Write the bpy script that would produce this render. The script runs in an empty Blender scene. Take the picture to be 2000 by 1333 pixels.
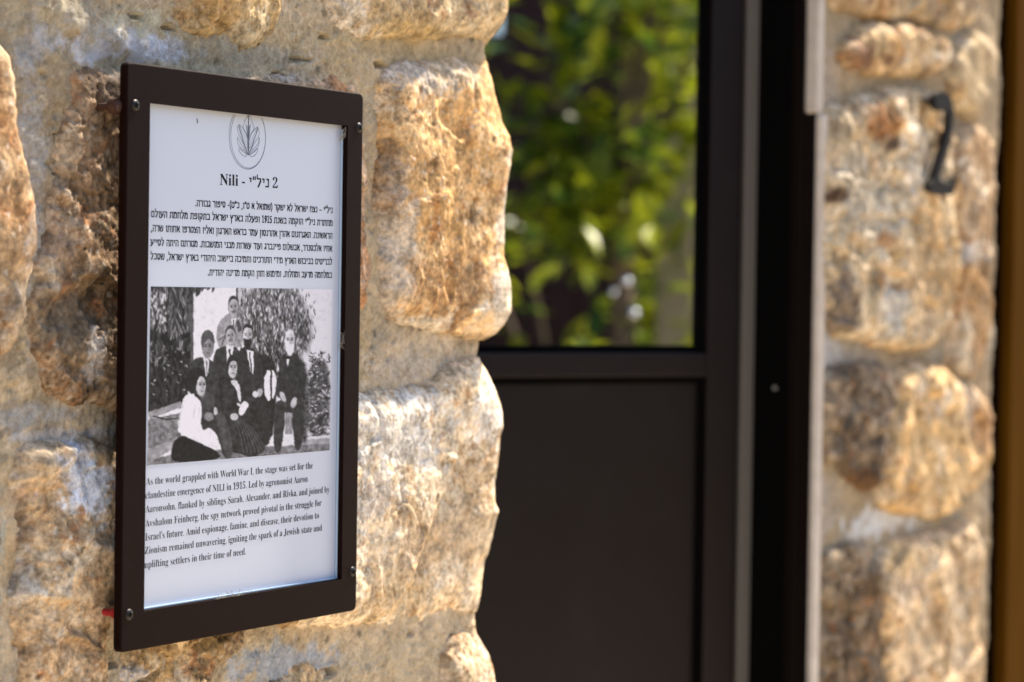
import bpy, bmesh, math, random
import numpy as np
from mathutils import Vector, Matrix
sc = bpy.context.scene
COL = sc.collection

# ------------------------------------------------------------ camera, sky, sun, exposure
YAW, PITCH, ROLL = 0.54448, -0.01997, 0.01507
CAM = np.array([0.0, -1.38949, 1.59148])
FPX = 4722.0
F = np.array([math.cos(YAW)*math.cos(PITCH), math.sin(YAW)*math.cos(PITCH), math.sin(PITCH)])
R0 = np.array([math.sin(YAW), -math.cos(YAW), 0.0]); U0 = np.cross(R0, F)
cr, sr = math.cos(ROLL), math.sin(ROLL)
R = cr*R0+sr*U0; U = cr*U0-sr*R0
cd = bpy.data.cameras.new('camera'); cam = bpy.data.objects.new('camera', cd); COL.objects.link(cam)
cam.matrix_world = Matrix(((R[0], U[0], -F[0], CAM[0]), (R[1], U[1], -F[1], CAM[1]), (R[2], U[2], -F[2], CAM[2]), (0, 0, 0, 1)))
cd.sensor_width = 36; cd.lens = 85; cd.clip_end = 2000; cd.clip_start = 0.05
cd.dof.use_dof = True; cd.dof.focus_distance = 2.20; cd.dof.aperture_fstop = 4.6; cd.dof.aperture_blades = 0
sc.camera = cam

SUN = Vector((0.60, -0.045, 0.80)).normalized()          # direction towards the sun
w = bpy.data.worlds.new("World"); sc.world = w; w.use_nodes = True
nt = w.node_tree; bg = nt.nodes['Background']
sky = nt.nodes.new('ShaderNodeTexSky'); sky.sky_type = 'NISHITA'; sky.sun_disc = False
sky.sun_elevation = math.asin(SUN.z); sky.sun_rotation = math.atan2(SUN.x, SUN.y)
sky.air_density = 1.0; sky.dust_density = 1.5
nt.links.new(sky.outputs[0], bg.inputs[0]); bg.inputs[1].default_value = 0.10
sd_ = bpy.data.lights.new('sun', 'SUN'); sun = bpy.data.objects.new('sun', sd_); COL.objects.link(sun)
sun.rotation_euler = (-SUN).to_track_quat('-Z', 'Y').to_euler(); sun.location = (4, -2, 6)
sd_.energy = 5.0; sd_.angle = math.radians(2.5); sd_.color = (1.0, 0.87, 0.70)
sc.view_settings.view_transform = 'Standard'; sc.view_settings.look = 'None'
sc.view_settings.gamma = 1; sc.view_settings.use_curve_mapping = False
sc.view_settings.exposure = 1.5
sc.cycles.max_bounces = 8; sc.cycles.sample_clamp_indirect = 6

# ------------------------------------------------------------ helpers
def ray(px, py):
    d = F + (px-1000)/FPX*R - (py-666.5)/FPX*U
    return d
def wp(px, py, Y=0.0):                                  # photograph point -> (x, z) where its sight line meets the plane y = Y
    d = ray(px, py); t = (Y-CAM[1])/d[1]
    return (CAM[0]+d[0]*t, CAM[2]+d[2]*t)

def tag(o, label=None, cat=None, group=None, kind=None):
    if label: o['label'] = label
    if cat: o['category'] = cat
    if group: o['group'] = group
    if kind: o['kind'] = kind
    return o
def link(name, me, mats=None, parent=None):
    o = bpy.data.objects.new(name, me); COL.objects.link(o)
    if mats is not None:
        for m in (mats if isinstance(mats, (list, tuple)) else [mats]): me.materials.append(m)
    if parent: o.parent = parent
    return o
def empty(name, loc=(0, 0, 0), rz=0):
    o = bpy.data.objects.new(name, None); COL.objects.link(o); o.location = loc; o.rotation_euler = (0, 0, rz)
    o.empty_display_size = .05
    return o
def mesh(name, v, f, mats=None, parent=None, smooth=False):
    me = bpy.data.meshes.new(name); me.from_pydata([tuple(a) for a in v], [], f); me.update()
    if smooth: me.polygons.foreach_set('use_smooth', [True]*len(me.polygons))
    return link(name, me, mats, parent)
def bm_obj(name, bm, mats=None, parent=None, smooth=False):
    me = bpy.data.meshes.new(name); bm.normal_update(); bm.to_mesh(me); bm.free()
    if smooth: me.polygons.foreach_set('use_smooth', [True]*len(me.polygons))
    return link(name, me, mats, parent)
def bx(bm, x0, x1, y0, y1, z0, z1, bev=0.0, seg=2):
    r = bmesh.ops.create_cube(bm, size=1)
    M = Matrix.Translation(((x0+x1)/2, (y0+y1)/2, (z0+z1)/2)) @ Matrix.Diagonal((abs(x1-x0), abs(y1-y0), abs(z1-z0), 1))
    bmesh.ops.transform(bm, matrix=M, verts=r['verts'])
    if bev:
        es = list({e for v_ in r['verts'] for e in v_.link_edges})
        bmesh.ops.bevel(bm, geom=es, offset=bev, segments=seg, affect='EDGES', profile=.5)
def box(name, mat, x0, x1, y0, y1, z0, z1, bev=0.0, parent=None):
    bm = bmesh.new(); bx(bm, x0, x1, y0, y1, z0, z1, bev); return bm_obj(name, bm, mat, parent)
def cyl(bm, p, q, r1, r2=None, seg=20):
    p, q = Vector(p), Vector(q); d = q-p
    M = Matrix.Translation((p+q)/2) @ d.to_track_quat('Z', 'Y').to_matrix().to_4x4()
    bmesh.ops.create_cone(bm, cap_ends=True, segments=seg, radius1=r1, radius2=r1 if r2 is None else r2, depth=d.length, matrix=M)

# --- noise (vectorised gradient noise)
def _h(i, j, k, s):
    n = (i*374761393 + j*668265263 + k*2147483647 + s*1274126177) & 0xffffffff
    n = ((n ^ (n >> 13))*1274126177) & 0xffffffff
    n = ((n ^ (n >> 16))*2246822519) & 0xffffffff
    return (n ^ (n >> 15)) & 0xffff
def gn(x, y, s=0):
    xi = np.floor(x).astype(np.int64); yi = np.floor(y).astype(np.int64)
    xf = x-xi; yf = y-yi
    u = xf*xf*xf*(xf*(xf*6-15)+10); v = yf*yf*yf*(yf*(yf*6-15)+10)
    def g(a, b):
        t = _h(xi+a, yi+b, 7, s)*(2*np.pi/65536.0)
        return np.cos(t)*(xf-a)+np.sin(t)*(yf-b)
    n00, n10, n01, n11 = g(0, 0), g(1, 0), g(0, 1), g(1, 1)
    return 1.5*((n00*(1-u)+n10*u)*(1-v)+(n01*(1-u)+n11*u)*v)
def fbm(x, y, f, o=4, s=0, gain=.5):
    r = 0; a = 1; t = 0
    for i in range(o):
        r = r+a*gn(x*f+13.7*i, y*f-7.3*i, s+i*17); t += a; a *= gain; f *= 2.03
    return r/t*1.3
def ridge(x, y, f, o=4, s=0):
    r = 0; a = 1; t = 0
    for i in range(o):
        r = r+a*(1-np.abs(gn(x*f+3.1*i, y*f+9.2*i, s+i*31))*2.0); t += a; a *= .5; f *= 2.1
    return r/t
def cells(x, y, f, s=0):                               # worley: distance to nearest and the cell's random value and its offset
    X = x*f; Y = y*f; xi = np.floor(X).astype(np.int64); yi = np.floor(Y).astype(np.int64)
    bd = np.full(X.shape, 9.); b2 = np.full(X.shape, 9.); val = np.zeros(X.shape); ox = np.zeros(X.shape); oy = np.zeros(X.shape)
    for a in (-1, 0, 1):
        for b in (-1, 0, 1):
            hx = _h(xi+a, yi+b, 1, s)/65536.; hy = _h(xi+a, yi+b, 2, s)/65536.; hv = _h(xi+a, yi+b, 3, s)/65536.
            dx = xi+a+hx-X; dy = yi+b+hy-Y; d = dx*dx+dy*dy
            m = d < bd
            b2 = np.where(m, bd, np.minimum(b2, d))
            bd = np.where(m, d, bd); val = np.where(m, hv, val); ox = np.where(m, dx, ox); oy = np.where(m, dy, oy)
    return np.sqrt(bd), np.sqrt(b2), val, ox/f, oy/f
def sst(a, b, x):
    t = np.clip((x-a)/(b-a), 0, 1); return t*t*(3-2*t)
def chaikin(P, n=2):
    P = np.array(P, float)
    for _ in range(n):
        Q = np.roll(P, -1, 0); A = .75*P+.25*Q; B = .25*P+.75*Q
        P = np.stack([A, B], 1).reshape(-1, 2)
    return P
def sdf(P, x, y):                                      # signed distance, positive inside
    d = np.full(x.shape, 1e9); ins = np.zeros(x.shape, bool); n = len(P)
    for i in range(n):
        a = P[i]; b = P[(i+1) % n]; e = b-a
        wx = x-a[0]; wy = y-a[1]
        t = np.clip((wx*e[0]+wy*e[1])/(e@e+1e-12), 0, 1)
        d = np.minimum(d, (wx-e[0]*t)**2+(wy-e[1]*t)**2)
        c = ((a[1] <= y) & (b[1] > y)) | ((b[1] <= y) & (a[1] > y))
        xx = a[0]+(y-a[1])/(b[1]-a[1]+1e-12)*e[0]
        ins ^= c & (x < xx)
    d = np.sqrt(d); return np.where(ins, d, -d)

# ------------------------------------------------------------ materials
def new_mat(name, base=(.5, .5, .5), rough=.6, metal=0.0, spec=.5):
    m = bpy.data.materials.new(name); m.use_nodes = True
    b = m.node_tree.nodes['Principled BSDF']
    b.inputs['Base Color'].default_value = (*base, 1); b.inputs['Roughness'].default_value = rough
    b.inputs['Metallic'].default_value = metal; b.inputs['Specular IOR Level'].default_value = spec
    return m
def N(m, t, **k):
    n = m.node_tree.nodes.new(t)
    for a, v in k.items(): setattr(n, a, v)
    return n
def L(m, a, b): m.node_tree.links.new(a, b)
def rock_mat(name, fine=220, grain=.48, bump=1.0, rough=.9, mottle=1.0):
    m = new_mat(name, rough=rough, spec=.25); b = m.node_tree.nodes['Principled BSDF']
    at = N(m, 'ShaderNodeAttribute', attribute_name='Col')
    tc = N(m, 'ShaderNodeTexCoord')
    n1 = N(m, 'ShaderNodeTexNoise'); n1.inputs['Scale'].default_value = fine; n1.inputs['Detail'].default_value = 6; n1.inputs['Roughness'].default_value = .65
    n2 = N(m, 'ShaderNodeTexNoise'); n2.inputs['Scale'].default_value = fine*.27; n2.inputs['Detail'].default_value = 5
    L(m, tc.outputs['Object'], n1.inputs['Vector']); L(m, tc.outputs['Object'], n2.inputs['Vector'])
    ad = N(m, 'ShaderNodeMath', operation='ADD'); L(m, n1.outputs[0], ad.inputs[0]); L(m, n2.outputs[0], ad.inputs[1])
    mr = N(m, 'ShaderNodeMapRange'); mr.inputs['From Min'].default_value = .78; mr.inputs['From Max'].default_value = 1.22
    mr.inputs['To Min'].default_value = 1-grain; mr.inputs['To Max'].default_value = 1+grain
    L(m, ad.outputs[0], mr.inputs['Value'])
    mx = N(m, 'ShaderNodeMix', data_type='RGBA', blend_type='MULTIPLY'); mx.inputs[0].default_value = 1
    L(m, at.outputs['Color'], mx.inputs[6]); L(m, mr.outputs[0], mx.inputs[7])
    n3 = N(m, 'ShaderNodeTexNoise'); n3.inputs['Scale'].default_value = fine*.62; n3.inputs['Detail'].default_value = 8; n3.inputs['Roughness'].default_value = .75
    L(m, tc.outputs['Object'], n3.inputs['Vector'])
    r3 = N(m, 'ShaderNodeValToRGB'); r3.color_ramp.elements[0].position = .40; r3.color_ramp.elements[1].position = .60
    k = mottle; r3.color_ramp.elements[0].color = (1-.42*k, 1-.58*k, 1-.74*k, 1); r3.color_ramp.elements[1].color = (1+.22*k, 1+.28*k, 1+.36*k, 1)
    em_ = r3.color_ramp.elements.new(.5); em_.color = (1, 1, 1, 1)
    L(m, n3.outputs[0], r3.inputs[0])
    m2_ = N(m, 'ShaderNodeMix', data_type='RGBA', blend_type='MULTIPLY'); L(m, mx.outputs[2], m2_.inputs[6])
    n4 = N(m, 'ShaderNodeTexNoise'); n4.inputs['Scale'].default_value = 11; n4.inputs['Detail'].default_value = 5; n4.inputs['Roughness'].default_value = .7; L(m, tc.outputs['Object'], n4.inputs['Vector'])
    r4 = N(m, 'ShaderNodeMapRange'); r4.inputs['From Min'].default_value = .40; r4.inputs['From Max'].default_value = .62; r4.inputs['To Min'].default_value = .12; r4.inputs['To Max'].default_value = .95
    L(m, n4.outputs[0], r4.inputs['Value']); L(m, r4.outputs[0], m2_.inputs[0]); L(m, r3.outputs[0], m2_.inputs[7])
    L(m, m2_.outputs[2], b.inputs['Base Color'])
    bp = N(m, 'ShaderNodeBump'); bp.inputs['Strength'].default_value = bump; bp.inputs['Distance'].default_value = .002
    L(m, ad.outputs[0], bp.inputs['Height']); L(m, bp.outputs[0], b.inputs['Normal'])
    return m
M_stone = rock_mat('limestone'); M_mortar = rock_mat('lime_mortar', fine=300, grain=.22, bump=.7, mottle=.6)
M_stone_far = rock_mat('limestone_pier', fine=120)
def painted(name, base, rough, dust=.0, scale=60, spec=.5, bumpd=.0006):
    m = new_mat(name, base, rough, 0, spec); b = m.node_tree.nodes['Principled BSDF']
    tc = N(m, 'ShaderNodeTexCoord')
    n1 = N(m, 'ShaderNodeTexNoise'); n1.inputs['Scale'].default_value = scale; n1.inputs['Detail'].default_value = 8; n1.inputs['Roughness'].default_value = .7
    L(m, tc.outputs['Object'], n1.inputs['Vector'])
    rp = N(m, 'ShaderNodeValToRGB'); rp.color_ramp.elements[0].position = .56; rp.color_ramp.elements[1].position = .84
    rp.color_ramp.elements[0].color = (*base, 1); rp.color_ramp.elements[1].color = (*[min(1, c+dust) for c in base], 1)
    L(m, n1.outputs[0], rp.inputs[0]); L(m, rp.outputs[0], b.inputs['Base Color'])
    n2 = N(m, 'ShaderNodeTexNoise'); n2.inputs['Scale'].default_value = 1400; L(m, tc.outputs['Object'], n2.inputs['Vector'])
    bp = N(m, 'ShaderNodeBump'); bp.inputs['Strength'].default_value = .35; bp.inputs['Distance'].default_value = bumpd
    L(m, n2.outputs[0], bp.inputs['Height']); L(m, bp.outputs[0], b.inputs['Normal'])
    mr = N(m, 'ShaderNodeMapRange'); mr.inputs['To Min'].default_value = rough-.1; mr.inputs['To Max'].default_value = rough+.15
    L(m, n1.outputs[0], mr.inputs['Value']); L(m, mr.outputs[0], b.inputs['Roughness'])
    return m
M_frame = painted('brown_powder_coat', (.0082, .0024, .0016), .5, .007, spec=.06)
M_door = painted('dark_bronze_paint', (.0088, .0052, .0058), .40, .006, 9, spec=.25)
M_jamb = painted('brown_door_frame_paint', (.005, .0022, .0016), .5, .003, 9, spec=.12)
M_black = new_mat('black_rubber', (.0015, .0014, .0014), .7, 0, .05)
M_seal = painted('grey_aluminium', (.10, .088, .075), .5, .02, 20)
M_screw = new_mat('blackened_screw_steel', (.010, .008, .007), .45, .0, .35)
M_rust = painted('rusty_brown_bolt', (.05, .018, .010), .6, .03)
M_red = new_mat('red_plastic', (.35, .01, .02), .35)
M_ink = new_mat('black_print', (.010, .011, .020), .7, 0, .12)
M_inkb = new_mat('blue_grey_print', (.10, .13, .19), .6)
M_iron = new_mat('black_iron', (.006, .005, .005), .7, spec=.15)

# ------------------------------------------------------------ rubble wall surfaces
def grid_faces(nx, ny, mask):
    i = np.arange(nx-1)[:, None]*ny+np.arange(ny-1)[None, :]
    q = np.stack([i, i+ny, i+ny+1, i+1], -1).reshape(-1, 4)
    return q[mask[q].any(1)]
def build_patch(name, Pos, Colr, nx, ny, mask, mat, parent, smooth=True):
    q = grid_faces(nx, ny, mask)
    used = np.zeros(nx*ny, bool); used[q.ravel()] = True
    idx = np.cumsum(used)-1
    v = Pos[used]; q = idx[q]; c = np.clip(Colr[used], .004, .95)
    me = bpy.data.meshes.new(name)
    me.vertices.add(len(v)); me.vertices.foreach_set('co', v.astype(np.float32).ravel())
    me.loops.add(q.size); me.loops.foreach_set('vertex_index', q.astype(np.int32).ravel())
    me.polygons.add(len(q)); me.polygons.foreach_set('loop_start', np.arange(0, q.size, 4, dtype=np.int32))
    me.update(calc_edges=True)
    me.polygons.foreach_set('use_smooth', [smooth]*len(q))
    ca = me.color_attributes.new('Col', 'FLOAT_COLOR', 'POINT')
    ca.data.foreach_set('color', np.concatenate([c, np.ones((len(c), 1))], 1).astype(np.float32).ravel())
    me.validate()
    return link(name, me, mat, parent)

XC = wp(938, 690, 0.0)[0]+.012      # corner of the sign wall (x), wraps back along +y
RC = .03
def wrap(s, h, z):
    """unrolled wall coordinate s, height h above the mortar plane -> world"""
    s0 = XC-RC; L_ = RC*math.pi/2
    a = np.clip((s-s0)/RC, 0, math.pi/2)
    nx = np.sin(a); ny = -np.cos(a)
    back = np.maximum(s-s0-L_, 0)
    x = np.minimum(s, s0)+RC*np.sin(a)+h*nx
    y = RC*(1-np.cos(a))+back+h*ny
    return np.stack([x, y, z], -1)
SMAX = XC-RC+RC*math.pi/2+.17
# silhouette of the corner: photograph (y, x)
SIL = np.array([(-200, 985), (0, 989), (20, 987), (45, 975), (65, 958), (85, 945), (98, 947), (112, 949), (125, 952), (160, 962), (200, 972),
    (235, 982), (262, 996), (290, 1001), (325, 998), (360, 992), (400, 989), (450, 988), (500, 988), (520, 994), (545, 1001), (580, 1004), (610, 1003), (635, 990),
    (652, 975), (664, 955), (674, 938), (690, 937), (705, 944), (730, 960), (755, 972), (785, 984), (810, 990), (835, 991), (860, 986), (900, 983), (950, 977),
    (985, 978), (1003, 986), (1018, 980), (1050, 974), (1080, 968), (1100, 959), (1140, 955), (1180, 950), (1200, 946), (1225, 942), (1245, 946), (1262, 956),
    (1285, 970), (1310, 978), (1340, 984), (1600, 980)], float)
z_of = lambda py: wp(945, py, -.02)[1]
SIL_Z = np.array([z_of(p) for p in SIL[:, 0]])[::-1]
SIL_H = (((SIL[:, 1]-936)/FPX*2.64))[::-1]
def hsil(z): return np.interp(z, SIL_Z, SIL_H)

def shade_color(s, z, seed, pal, k=1.0):
    """colour of a stone: palette mixed by noise; pal = [base, second, light, dark, rust], weights"""
    c = np.array(pal['base'])[None]*np.ones((s.size, 1))
    def mix(c, col, w): return c*(1-w[:, None])+np.array(col)[None]*w[:, None]
    a = sst(-.18, .3, fbm(s, z, 9*k, 5, seed, .6)); c = mix(c, pal['second'], a*.85)
    v = 1+.26*fbm(s, z, 26*k, 5, seed+5, .7)+.30*fbm(s, z, 6*k, 3, seed+6); c = c*v[:, None]
    a = sst(.10-pal.get('wl', 0), .42-pal.get('wl', 0), fbm(s, z, 12*k, 6, seed+9, .72)); c = mix(c, pal['light'], a*.8)
    a = sst(.20-pal.get('wd', 0), .45-pal.get('wd', 0), fbm(s, z, 20*k, 6, seed+21, .7)); c = mix(c, pal['dark'], a*.7)
    a = sst(.22-pal.get('wr', 0), .5-pal.get('wr', 0), fbm(s, z, 30*k, 5, seed+33, .65)); c = mix(c, pal['rust'], a*.6)
    c = c*np.array(pal.get('warm', (1.09, 1.02, .89)))[None]
    a = sst(.80, .95, ridge(s, z, 15*k, 5, seed+37)); c = mix(c, [x*.45 for x in pal['second']], a*.55)
    # small specks
    d, d2, v, _, _ = cells(s, z, 170*k, seed+3); a = (v > .90)*sst(.45, .2, d); c = mix(c, [x*1.0 for x in pal['light']], a*.7)
    a = (v < .08)*sst(.5, .2, d); c = mix(c, pal['dark'], a*.8)
    return c
def spots(c, s, z, sp, seed, wpf, sn=1.5):
    for i, (px, py, rx, ry, col, st) in enumerate(sp):
        cx, cz = wpf(px, py); rxm = abs(wpf(px+rx, py)[0]-cx); rzm = abs(wpf(px, py+ry)[1]-cz)
        n = fbm(s, z, 30, 6, seed+50+i, .75)
        d = np.sqrt(((s-cx)/rxm)**2+((z-cz)/rzm)**2)+n*sn
        a = sst(1.3, .7, d)*st
        c = c*(1-a[:, None])+np.array(col)[None]*a[:, None]
    return c

def stone(name, outline, H, seed, pal, parent, label=None, mat=None, corner=False, res=.0017, sp=(), wpf=None, mapf=None, edge=.034, rough=1.0, tilt=(0, 0), pits=0.0, boss=None, hk=.85, smear=.5, grow=.0, sn=1.5):
    P = chaikin(np.array(outline), 1)
    if grow:
        cc = P.mean(0); dd = P-cc; P = cc+dd*(1+grow/(np.linalg.norm(dd, axis=1)+1e-9))[:, None]
    s0, s1 = P[:, 0].min()-.008, P[:, 0].max()+.008; z0, z1 = P[:, 1].min()-.008, P[:, 1].max()+.008
    nx = max(8, int((s1-s0)/res)); ny = max(8, int((z1-z0)/res))
    S, Z = np.meshgrid(np.linspace(s0, s1, nx), np.linspace(z0, z1, ny), indexing='ij'); s = S.ravel(); z = Z.ravel()
    wx = .009*fbm(s, z, 16, 5, seed+70, .6); wz = .009*fbm(s, z, 16, 5, seed+71, .6)
    d = sdf(P, s+wx+.002*fbm(s, z, 90, 2, seed+1), z+wz+.002*fbm(s, z, 90, 2, seed+2))
    H = H*hk; e = np.clip(d/edge, 0, 1); prof = np.clip(1-(1-e)**2, 0, 1)**.5
    cx, cz = P.mean(0)
    # big chiselled facets: planes per cell
    q = .012
    cd1, cd2, cv, ox, oz = cells(s+q*fbm(s, z, 14, 3, seed+81), z+q*fbm(s, z, 14, 3, seed+82), 11, seed+80)
    fac = (cv-.5)*.010+(ox*(np.sin(cv*40))+oz*np.cos(cv*57))*.22
    fac = fac*sst(0, .12, cd2-cd1)
    e1, e2, ev, ex_, ez_ = cells(s+.006*fbm(s, z, 30, 3, seed+83), z+.006*fbm(s, z, 30, 3, seed+84), 32, seed+85)
    fac2 = ((ev-.5)*.0045+(ex_*np.sin(ev*61)+ez_*np.cos(ev*73))*.20)*sst(0, .2, e2-e1)
    h = H*prof*(1+.14*fbm(s, z, 6, 2, seed+60))+tilt[0]*(s-cx)*prof+tilt[1]*(z-cz)*prof
    h = h+prof*rough*(fac*.50+fac2*.55+.0030*fbm(s, z, 14, 3, seed+61)+.0026*(ridge(s, z, 22, 4, seed+62)-.4))
    h = h+rough*(.0014*fbm(s, z, 80, 4, seed+63, .65)+.0008*fbm(s, z, 230, 3, seed+64, .6))-.0016*rough*sst(.25, .6, fbm(s, z, 120, 3, seed+65))
    if boss: h = h+boss(s, z)*prof
    pit = None
    if pits:
        n = fbm(s, z, 32, 4, seed+90, .6); pit = sst(.28-.1*pits, .5-.1*pits, n); h = h-pit*.007*pits
    if corner:
        wgt = sst(XC-RC-.06, XC-RC+.012, s)
        hs = hsil(z)+.0008*fbm(s*0.5, z, 120, 3, seed+66)
        h = h*(1-wgt)+wgt*np.where(d > -.02, hs, h)
        h = np.where(d < 0, np.minimum(h, -.006+d*1.5), h)*1.0
    h = np.where(d <= 0, -.004+d*1.2, h)
    c = shade_color(s, z, seed, pal)
    if pit is not None: c = c*(1-.35*pit[:, None])  # pits darkened in the colour too, as shaded hollows
    nn = fbm(s, z, 22, 5, seed+40, .65); a = sst(.034, .004, d+nn*.022)*smear*sst(-.25, .1, fbm(s, z, 6, 2, seed+41))       # mortar smeared over the rim
    c = c*(1-a[:, None])+np.array((.50, .41, .29))[None]*a[:, None]*(1+.2*fbm(s, z, 60, 4, seed+42))[:, None]
    if sp: c = spots(c, s, z, sp, seed, wpf, sn)
    pos = (mapf or wrap)(s, h, z)
    o = build_patch(name, pos, c, nx, ny, d > -.006, mat or M_stone, parent)
    if label: o['label'] = label
    return o

# palettes (real-world base colours)
CREAM = (.56, .47, .35); WHITE = (.66, .60, .52); TAN = (.46, .30, .16); ORANGE = (.43, .24, .10); BROWN = (.17, .105, .058)
GREY = (.34, .31, .27); RUST = (.30, .12, .045); YEL = (.42, .31, .15); DARK = (.10, .07, .045); PINK = (.46, .30, .20)
def PAL(base, second, light=WHITE, dark=BROWN, rust=RUST, wl=0, wd=0, wr=0): return dict(base=base, second=second, light=light, dark=dark, rust=rust, wl=wl, wd=wd, wr=wr)

# ============================================================ SETTING: ground
gx = 120
def flat(name, mat, x0, x1, y0, y1, z, kind='structure'):
    o = mesh(name, [(x0, y0, z), (x1, y0, z), (x1, y1, z), (x0, y1, z)], [(0, 1, 2, 3)], mat); o['kind'] = kind; return o
def noisy(name, a, b, scale, rough=.9, bump=.3, det=6):
    m = new_mat(name, a, rough); bs = m.node_tree.nodes['Principled BSDF']; tc = N(m, 'ShaderNodeTexCoord')
    n = N(m, 'ShaderNodeTexNoise'); n.inputs['Scale'].default_value = scale; n.inputs['Detail'].default_value = det
    L(m, tc.outputs['Object'], n.inputs['Vector'])
    rp = N(m, 'ShaderNodeValToRGB'); rp.color_ramp.elements[0].position = .35; rp.color_ramp.elements[1].position = .68
    rp.color_ramp.elements[0].color = (*a, 1); rp.color_ramp.elements[1].color = (*b, 1)
    L(m, n.outputs[0], rp.inputs[0]); L(m, rp.outputs[0], bs.inputs['Base Color'])
    bp = N(m, 'ShaderNodeBump'); bp.inputs['Strength'].default_value = bump; bp.inputs['Distance'].default_value = .01
    L(m, n.outputs[0], bp.inputs['Height']); L(m, bp.outputs[0], bs.inputs['Normal'])
    return m
M_ground = noisy('dry_earth', (.22, .17, .11), (.30, .24, .17), 1.5)
M_pave = noisy('limestone_paving', (.40, .34, .26), (.50, .44, .35), 8)
flat('ground', M_ground, -150, 150, -150, 150, -.02)
flat('paved_yard', M_pave, -3, 8, -3.1, .6, -.004)

# ============================================================ the sign wall
wall = empty('stone_wall', (1.0, .11, 0)); tag(wall, 'rough tan rubble stone wall that carries the framed sign, left of the dark door', 'stone wall')
wall.location = (0, 0, 0)
def W(pts, Y=-.012): return [wp(a, b, Y) for a, b in pts]
def WC(pts, ytop, ybot, Y=-.014):   # corner stone: px points of the left side from top to bottom, then round the corner
    q = W(pts, Y); zt = wp(945, ytop, Y)[1]; zb = wp(945, ybot, Y)[1]
    return q+[(XC-RC, zb), (SMAX, zb-.004), (SMAX, zt+.003), (XC-RC, zt)]
wpn = lambda a, b: wp(a, b, -.02)

# mortar sheet with trowel marks, over front, corner and return
def mortar_patch(name, s0, s1, z0, z1, res, parent, mapf=wrap, wpf=wpn, sp=(), seed=5, swell=None, mat=None, pal=None, amp=1.0):
    nx = int((s1-s0)/res); ny = int((z1-z0)/res)
    S, Z = np.meshgrid(np.linspace(s0, s1, nx), np.linspace(z0, z1, ny), indexing='ij'); s = S.ravel(); z = Z.ravel()
    h = amp*(.0068*fbm(s, z, 8, 4, seed)+.0022*fbm(s, z, 40, 4, seed+3, .6)+.0008*fbm(s, z, 150, 3, seed+6, .6))
    th = 1.2*gn(s*4.5, z*4.5, seed+8)                      # trowel direction drifts
    u = s*np.cos(th)+z*np.sin(th); v = -s*np.sin(th)+z*np.cos(th)
    h = h+amp*(.0017*fbm(u*.22, v, 150, 3, seed+11)+.0006*np.abs(fbm(u*.2, v, 330, 2, seed+12))+.0007*fbm(s, z, 260, 2, seed+14))
    d, d2, cv, _, _ = cells(s, z, 60, seed+4); h = h-amp*(cv > .93)*sst(.3, .1, d)*.003
    if swell is not None: h = h+swell(s, z)
    base = np.array(pal or (.57, .455, .305))[None]
    c = base*(1+.34*fbm(s, z, 14, 6, seed+20, .7)+.10*fbm(u*.3, v, 120, 3, seed+22))[:, None]
    a = sst(.0, .45, fbm(s, z, 7, 4, seed+25)); c = c*(1-a[:, None]*.8)+np.array((.37, .325, .25))[None]*a[:, None]*.8
    a = sst(.15, .5, fbm(s, z, 10, 5, seed+27)); c = c*(1-a[:, None]*.5)+np.array((.42, .31, .17))[None]*a[:, None]*.5
    a = (cv < .06)*sst(.35, .15, d); c = c*(1-.6*a[:, None])
    if sp: c = spots(c, s, z, sp, seed, wpf)
    pos = mapf(s, h, z)
    return build_patch(name, pos, c, nx, ny, np.ones(nx*ny, bool), mat or M_mortar, parent)

SL, SB, ST = wp(-330, 600)[0], wp(500, 1480)[1], wp(500, -200)[1]
HOLES = [(283, 32, 11, 6), (345, 55, 12, 5), (648, 72, 13, 5), (126, 268, 7, 6), (656, 1316, 16, 9), (152, 846, 7, 5), (120, 330, 6, 9), (560, 150, 16, 4), (760, 128, 12, 5), (600, 118, 20, 3), (820, 1240, 8, 5), (130, 700, 6, 12), (240, 1300, 9, 6)]
def corner_m(s, z):
    w_ = sst(XC-RC-.09, XC-RC+.0, s); h = .010*(1-w_)+w_*.002
    n = fbm(s, z, 60, 3, 991)
    for px, py, rx, ry in HOLES:
        cx, cz = wpn(px, py); a = abs(wpn(px+rx, py)[0]-cx); b_ = abs(wpn(px, py+ry)[1]-cz)
        d = np.sqrt(((s-cx)/a)**2+((z-cz)/b_)**2)+n*.8; h = h-.012*sst(1.2, .6, d)+.002*sst(1.9, 1.3, d)*sst(.9, 1.3, d)
    # ridge of squeezed mortar near the top left, running down to the sign
    a0 = np.array(wpn(60, -20)); a1 = np.array(wpn(330, 120)); e = a1-a0; t = ((s-a0[0])*e[0]+(z-a0[1])*e[1])/(e@e); dd = ((s-a0[0])*e[1]-(z-a0[1])*e[0])/np.linalg.norm(e)+.006*n
    h = h+.006*sst(.02, .004, np.abs(dd))*sst(-.1, .1, t)*sst(1.1, .9, t)
    return h
BLW = (.52, .54, .60)
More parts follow.
